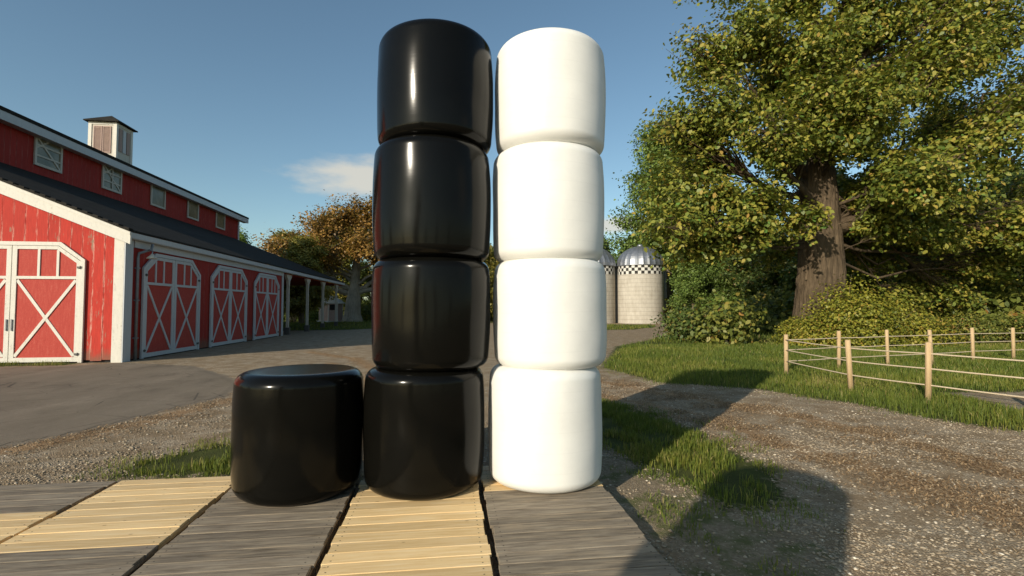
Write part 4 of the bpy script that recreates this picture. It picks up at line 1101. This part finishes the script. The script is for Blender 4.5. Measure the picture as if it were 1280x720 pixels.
# autumn tree beyond the barn
at_ = empty('autumn_tree', (-13.3, 72.2, 0), 'broad old tree with rusty autumn leaves and pale forked trunk beyond the barn porch', 'tree')
alobes = [(-5.5, 0, 8.0, 2.6), (-3.2, -1, 10.2, 2.5), (-.6, 0, 11.6, 2.5), (2.2, .5, 12.0, 2.7), (5, 0, 10.5, 2.8), (7.0, 0, 7.6, 2.5), (-1.8, -2.5, 7.6, 2.2), (1.6, -2.8, 8.2, 2.3), (4.4, -2.2, 6.6, 2.1), (-4.2, 2.4, 6.8, 2.3), (0, 3, 9.5, 2.6), (-7.0, 1.5, 6.6, 1.9), (8.5, 1, 5.8, 2.0), (3.5, 3, 8, 2.5), (-4.5, -1.5, 7.0, 1.9), (-7.6, -.5, 7.8, 2.2), (-8.6, 1, 6.6, 1.6)]
build_tree(at_, [(0, 0, -.2, 1.2), (0, 0, .8, .86), (.1, 0, 2.4, .72), (.25, 0, 4.0, .50), (.4, .1, 7, .34), (.3, .1, 11, .08)], alobes, 46000, .27, M['leaf_autumn'], M['bark_pale'], 30, .15, 0, .05, limb_scale=1.35)
at_.scale = (1.3, 1.3, 1.3)
put('gold', -26.6, 87, 1.3, 1.2, 'yellow-green tree just left of the rusty autumn tree behind the barn roof', 'yellow-green trees')
put('gold', -19.5, 90, 1.6, 3.3, 'yellow-green tree directly behind the small hut and rusty autumn tree', 'yellow-green trees')
put('gold', 4.5, 71, 1.0, .4, 'yellow-green tree seen in the slit between the black and white bale towers', 'yellow-green trees')
put('green', -32.5, 82, 1.05, 1.9, 'rounded bright green tree showing just over the barn roof end', 'bright green trees')
kinds['gold'].location = (-33.5, 97, 0); kinds['gold']['label'] = 'yellow-green tree furthest back behind the barn roof end'
kinds['green'].location = (37.5, 60, 0)
kinds['forest'].location = (33, 39, 0)
for i, (x, y) in enumerate([(-34, 92), (-27, 91), (-21, 92), (-15, 90), (-9, 91), (-40, 90), (-46, 92), (-3.5, 86)]):
    put('forest', x, y, random.uniform(.6, .75), i * 1.1, 'dark tree in the background row behind the hut and porch', 'dark trees behind the hut')
# trees on the near side, behind the viewpoint: they close the view all round
for i in range(12):
    a = R(150 + i * 24 + random.uniform(-6, 6)); d = random.uniform(74, 88)
    put('forest' if i % 2 else 'gold', 6 + d * math.sin(a), -6 + d * math.cos(a), random.uniform(.8, 1.05), i * 1.9, 'tree in the distant ring of trees behind the viewpoint', 'trees behind the viewpoint')

# ------------------------------------------------------------------ bushes
def bush(kind, loc, W, D, H, n, ls, mat, label, group=None, seed=0, lobes=9):
    r_ = empty(kind, (loc[0], loc[1], 0), label, 'bush', group)
    rg = np.random.default_rng(seed); C, N_, T_ = [], [], []
    st = MB()
    for k in range(lobes):
        u = rg.uniform(-1, 1); v = rg.uniform(-1, 1); lr = H * rg.uniform(.32, .5)
        hh = H * (1 - .45 * u * u) * rg.uniform(.75, 1.05)
        c = np.array((u * W * .5, v * D * .5, max(lr * .6, hh - lr)))
        for q in range(3):
            e = c + rg.normal(0, lr * .5, 3); st.tube(wander((c[0] * .04, c[1] * .04, -.05), e, 4, .06), [.05, .024, .015, .006], 4, cap=False)
        m = n // lobes
        d = rg.normal(0, 1, (m, 3)); d /= np.linalg.norm(d, axis=1, keepdims=True)
        rad = lr * rg.uniform(.2, 1.35, (m, 1)) ** .75
        p = c + d * rad * (1.25, 1.1, 1.0); low = p[:, 2] < .04
        p[low, 2] = rg.uniform(.04, .4, low.sum())
        C.append(p); N_.append(d * .8 + (0, -.1, .6)); T_.append(np.clip(rg.normal(.5, .22, m) + rg.normal(0, .12), 0, 1))
    st.build('stem', M['bark_mid'], r_)
    leaf_mesh('foliage', np.concatenate(C), np.concatenate(N_), ls, np.concatenate(T_), mat, r_, .6)
    return r_
bush('leafy_bush', (21.6, 23.2), 4.6, 2.8, 2.7, 24000, .125, M['leaf_bush'], 'broad yellow-leaved bush hiding the foot of the huge tree trunk', 'yellow bushes', 1, 13)
bush('leafy_bush', (18.4, 23.3), 2.0, 1.8, 1.7, 7000, .125, M['leaf_bush'], 'low yellow-leaved bush at the left foot of the huge tree trunk', 'yellow bushes', 2, 7)
bush('leafy_bush', (20.6, 23.0), 2.4, 1.6, 3.4, 8000, .14, M['leaf_bush'], 'tall loose yellow bush standing against the huge tree trunk', 'yellow bushes', 3, 6)
bush('leafy_bush', (26.0, 23.4), 4.2, 2.4, 1.7, 9000, .13, M['leaf_under'], 'low olive bush behind the fence just right of the yellow bush', 'olive bushes', 4, 9)
bush('leafy_bush', (30.5, 23.4), 4.6, 2.4, 1.85, 9000, .13, M['leaf_under'], 'low olive bush behind the fence, farthest right of the bush row', 'olive bushes', 5, 9)
bush('leafy_bush', (34.6, 24.0), 4.4, 2.4, 1.6, 5200, .18, M['leaf_under'], 'low olive bush at the far end of the bush row', 'olive bushes', 9, 9)
bush('leafy_sapling', (14.9, 25.2), 1.3, 1.4, 3.0, 1500, .27, M['leaf_under'], 'drooping large-leaved sapling at the edge of the meadow left of the big trunk', None, 6, 7)
bush('leafy_sapling', (14.2, 27.2), 1.9, 1.6, 2.5, 2600, .20, M['leaf_forest'], 'dark low sapling beside the drooping large-leaved one', None, 7, 6)
kb = bush('undergrowth_bush', (29.0, 50.5), 4.5, 3.0, 2.6, 4200, .28, M['leaf_under'], 'dense undergrowth bush along the edge of the wood', 'undergrowth bushes', 8, 9)
gb = bush('leafy_thicket', (28.5, 47), 4.5, 4.0, 3.6, 12000, .26, M['leaf_green'], 'rounded mid-green thicket in the light gap beside the big trunk', 'green thickets', 15, 12)
for i, (x, y, s_) in enumerate([(32.5, 45, .7), (37, 47.5, .9), (26, 53, .5), (42, 49, 1.0)]):
    c = copy_tree(gb); c.location = (x, y, 0); c.rotation_euler = (0, 0, i * 2.1); c.scale = (s_, s_, s_)
    tag(c, 'rounded mid-green thicket in the light gap beside the big trunk', 'bush', 'green thickets')
UG = [(33, 49), (37, 48), (41.5, 46), (45, 42), (37.5, 41), (42, 34), (47, 30), (53, 31), (36, 29.5), (41, 24.5), (47, 24), (31, 58), (35.5, 55), (40, 54), (58, 29), (33.5, 33.5), (28.5, 34), (30, 29.5), (25.5, 33.5), (30.5, 31)]
for i, (x, y) in enumerate(UG):
    c = copy_tree(kb); c.location = (x, y, 0); c.rotation_euler = (0, 0, i * 1.37); s = random.uniform(.8, 1.5); c.scale = (s, s, s * random.uniform(.9, 1.35))
    tag(c, 'dense undergrowth bush along the edge of the wood', 'bush', 'undergrowth bushes')
for i, (x, y, s) in enumerate([(-26, 84, 1.3), (-21.5, 83, 1.2), (-13.5, 84, 1.2), (-8, 82, 1.2), (-1, 77, 1.2), (-31, 84, 1.2), (-38, 85, 1.3), (6, 76, 1.2), (-17, 86, 1.4), (-4.5, 80, 1.3)]):
    c = copy_tree(kb); c.location = (x, y, 0); c.rotation_euler = (0, 0, i * 1.1); c.scale = (s, s, s)
    tag(c, 'bush in the background row behind the lawn and hut', 'bush', 'bushes behind the hut')
bush('leafy_bush', (-18.6, 74.5), 2.0, 2.0, 2.3, 1500, .26, M['leaf_green'], 'rounded bright green bush beside the small hut', None, 12, 6)

# ------------------------------------------------------------------ sky, sun, camera
AZ, EL = R(42.7), R(22.0)                # the light travels towards +X +Y
world = bpy.data.worlds.new('World'); scene.world = world; world.use_nodes = True
wt = world.node_tree; wn = wt.nodes; wn.clear()
out = wn.new('ShaderNodeOutputWorld'); bg = wn.new('ShaderNodeBackground'); sky = wn.new('ShaderNodeTexSky')
sky.sky_type = 'NISHITA'; sky.sun_disc = False; sky.sun_elevation = EL; sky.sun_rotation = PI + AZ
sky.air_density = 1.0; sky.dust_density = .8; sky.ozone_density = 1.0; sky.altitude = 100
bg.inputs[1].default_value = .125
tc = wn.new('ShaderNodeTexCoord')
def wm(op, a, b=None, c=None):
    n = wn.new('ShaderNodeMath'); n.operation = op
    for i, v in enumerate((a, b, c)):
        if v is None: continue
        if isinstance(v, bpy.types.NodeSocket): wt.links.new(v, n.inputs[i])
        else: n.inputs[i].default_value = v
    return n.outputs[0]
sp = wn.new('ShaderNodeSeparateXYZ'); wt.links.new(tc.outputs['Generated'], sp.inputs[0])
az_ = wm('ARCTAN2', sp.outputs[0], sp.outputs[1]); el_ = wm('ARCSINE', sp.outputs[2])
cn = wn.new('ShaderNodeTexNoise'); cv = wn.new('ShaderNodeCombineXYZ')
wt.links.new(wm('MULTIPLY', az_, 9), cv.inputs[0]); wt.links.new(wm('MULTIPLY', el_, 26), cv.inputs[1]); wt.links.new(cv.outputs[0], cn.inputs['Vector'])
cn.inputs['Scale'].default_value = 1.3; cn.inputs['Detail'].default_value = 6; cn.inputs['Roughness'].default_value = .55
def cloud(a0, e0, wa, we):
    da = wm('DIVIDE', wm('SUBTRACT', az_, R(a0)), R(wa)); de = wm('DIVIDE', wm('SUBTRACT', el_, R(e0)), R(we))
    d = wm('SQRT', wm('ADD', wm('MULTIPLY', da, da), wm('MULTIPLY', de, de)))
    v = wm('ADD', wm('SUBTRACT', 1.0, d), wm('MULTIPLY', wm('SUBTRACT', cn.outputs['Fac'], .5), 1.1))
    n = wn.new('ShaderNodeMapRange'); n.interpolation_type = 'SMOOTHSTEP'; wt.links.new(v, n.inputs[0]); n.inputs[1].default_value = .05; n.inputs[2].default_value = .75
    return n.outputs[0]
cl = None
for a in ((-8.6, 14.0, 10.5, 3.0), (18.5, 9.3, 5, 1.3), (-60, 15, 9, 2.4), (70, 18, 9, 2.5), (120, 14, 12, 3), (-150, 30, 10, 3)):
    c = cloud(*a); cl = c if cl is None else wm('MAXIMUM', cl, c)
mix = wn.new('ShaderNodeMix'); mix.data_type = 'RGBA'
wt.links.new(wm('MULTIPLY', cl, .85), mix.inputs[0]); wt.links.new(sky.outputs[0], mix.inputs[6]); mix.inputs[7].default_value = (6.2, 5.2, 4.7, 1)
tint = wn.new('ShaderNodeMix'); tint.data_type = 'RGBA'; tint.blend_type = 'MULTIPLY'; tint.inputs[0].default_value = 1
wt.links.new(mix.outputs[2], tint.inputs[6]); tint.inputs[7].default_value = (.93, 1.06, 1.02, 1)
wt.links.new(tint.outputs[2], bg.inputs[0]); wt.links.new(bg.outputs[0], out.inputs[0])

sun = bpy.data.lights.new('sun', 'SUN'); sun.energy = 5.0; sun.angle = R(.5); sun.color = (1.0, .90, .74)
so = bpy.data.objects.new('sun', sun); COL.objects.link(so)
dv = Vector((math.sin(AZ) * math.cos(EL), math.cos(AZ) * math.cos(EL), -math.sin(EL)))
so.rotation_euler = dv.to_track_quat('-Z', 'Y').to_euler(); so.location = (-20, -20, 30)

cam = bpy.data.cameras.new('camera'); co = bpy.data.objects.new('camera', cam); COL.objects.link(co)
cam.sensor_width = 36; cam.lens = 36 * 624 / 1280; cam.clip_end = 4000; cam.clip_start = .05
co.location = (0, 0, 1.94)
co.rotation_euler = (R(90 + 2.294), 0, R(-7.3))
scene.camera = co
scene.render.resolution_x = 1024; scene.render.resolution_y = 576
vs_ = scene.view_settings; vs_.view_transform = 'Standard'; vs_.look = 'None'; vs_.gamma = 1; vs_.exposure = 0; vs_.use_curve_mapping = False
scene.cycles.use_denoising = True
scene.cycles.max_bounces = 8; scene.cycles.transparent_max_bounces = 4
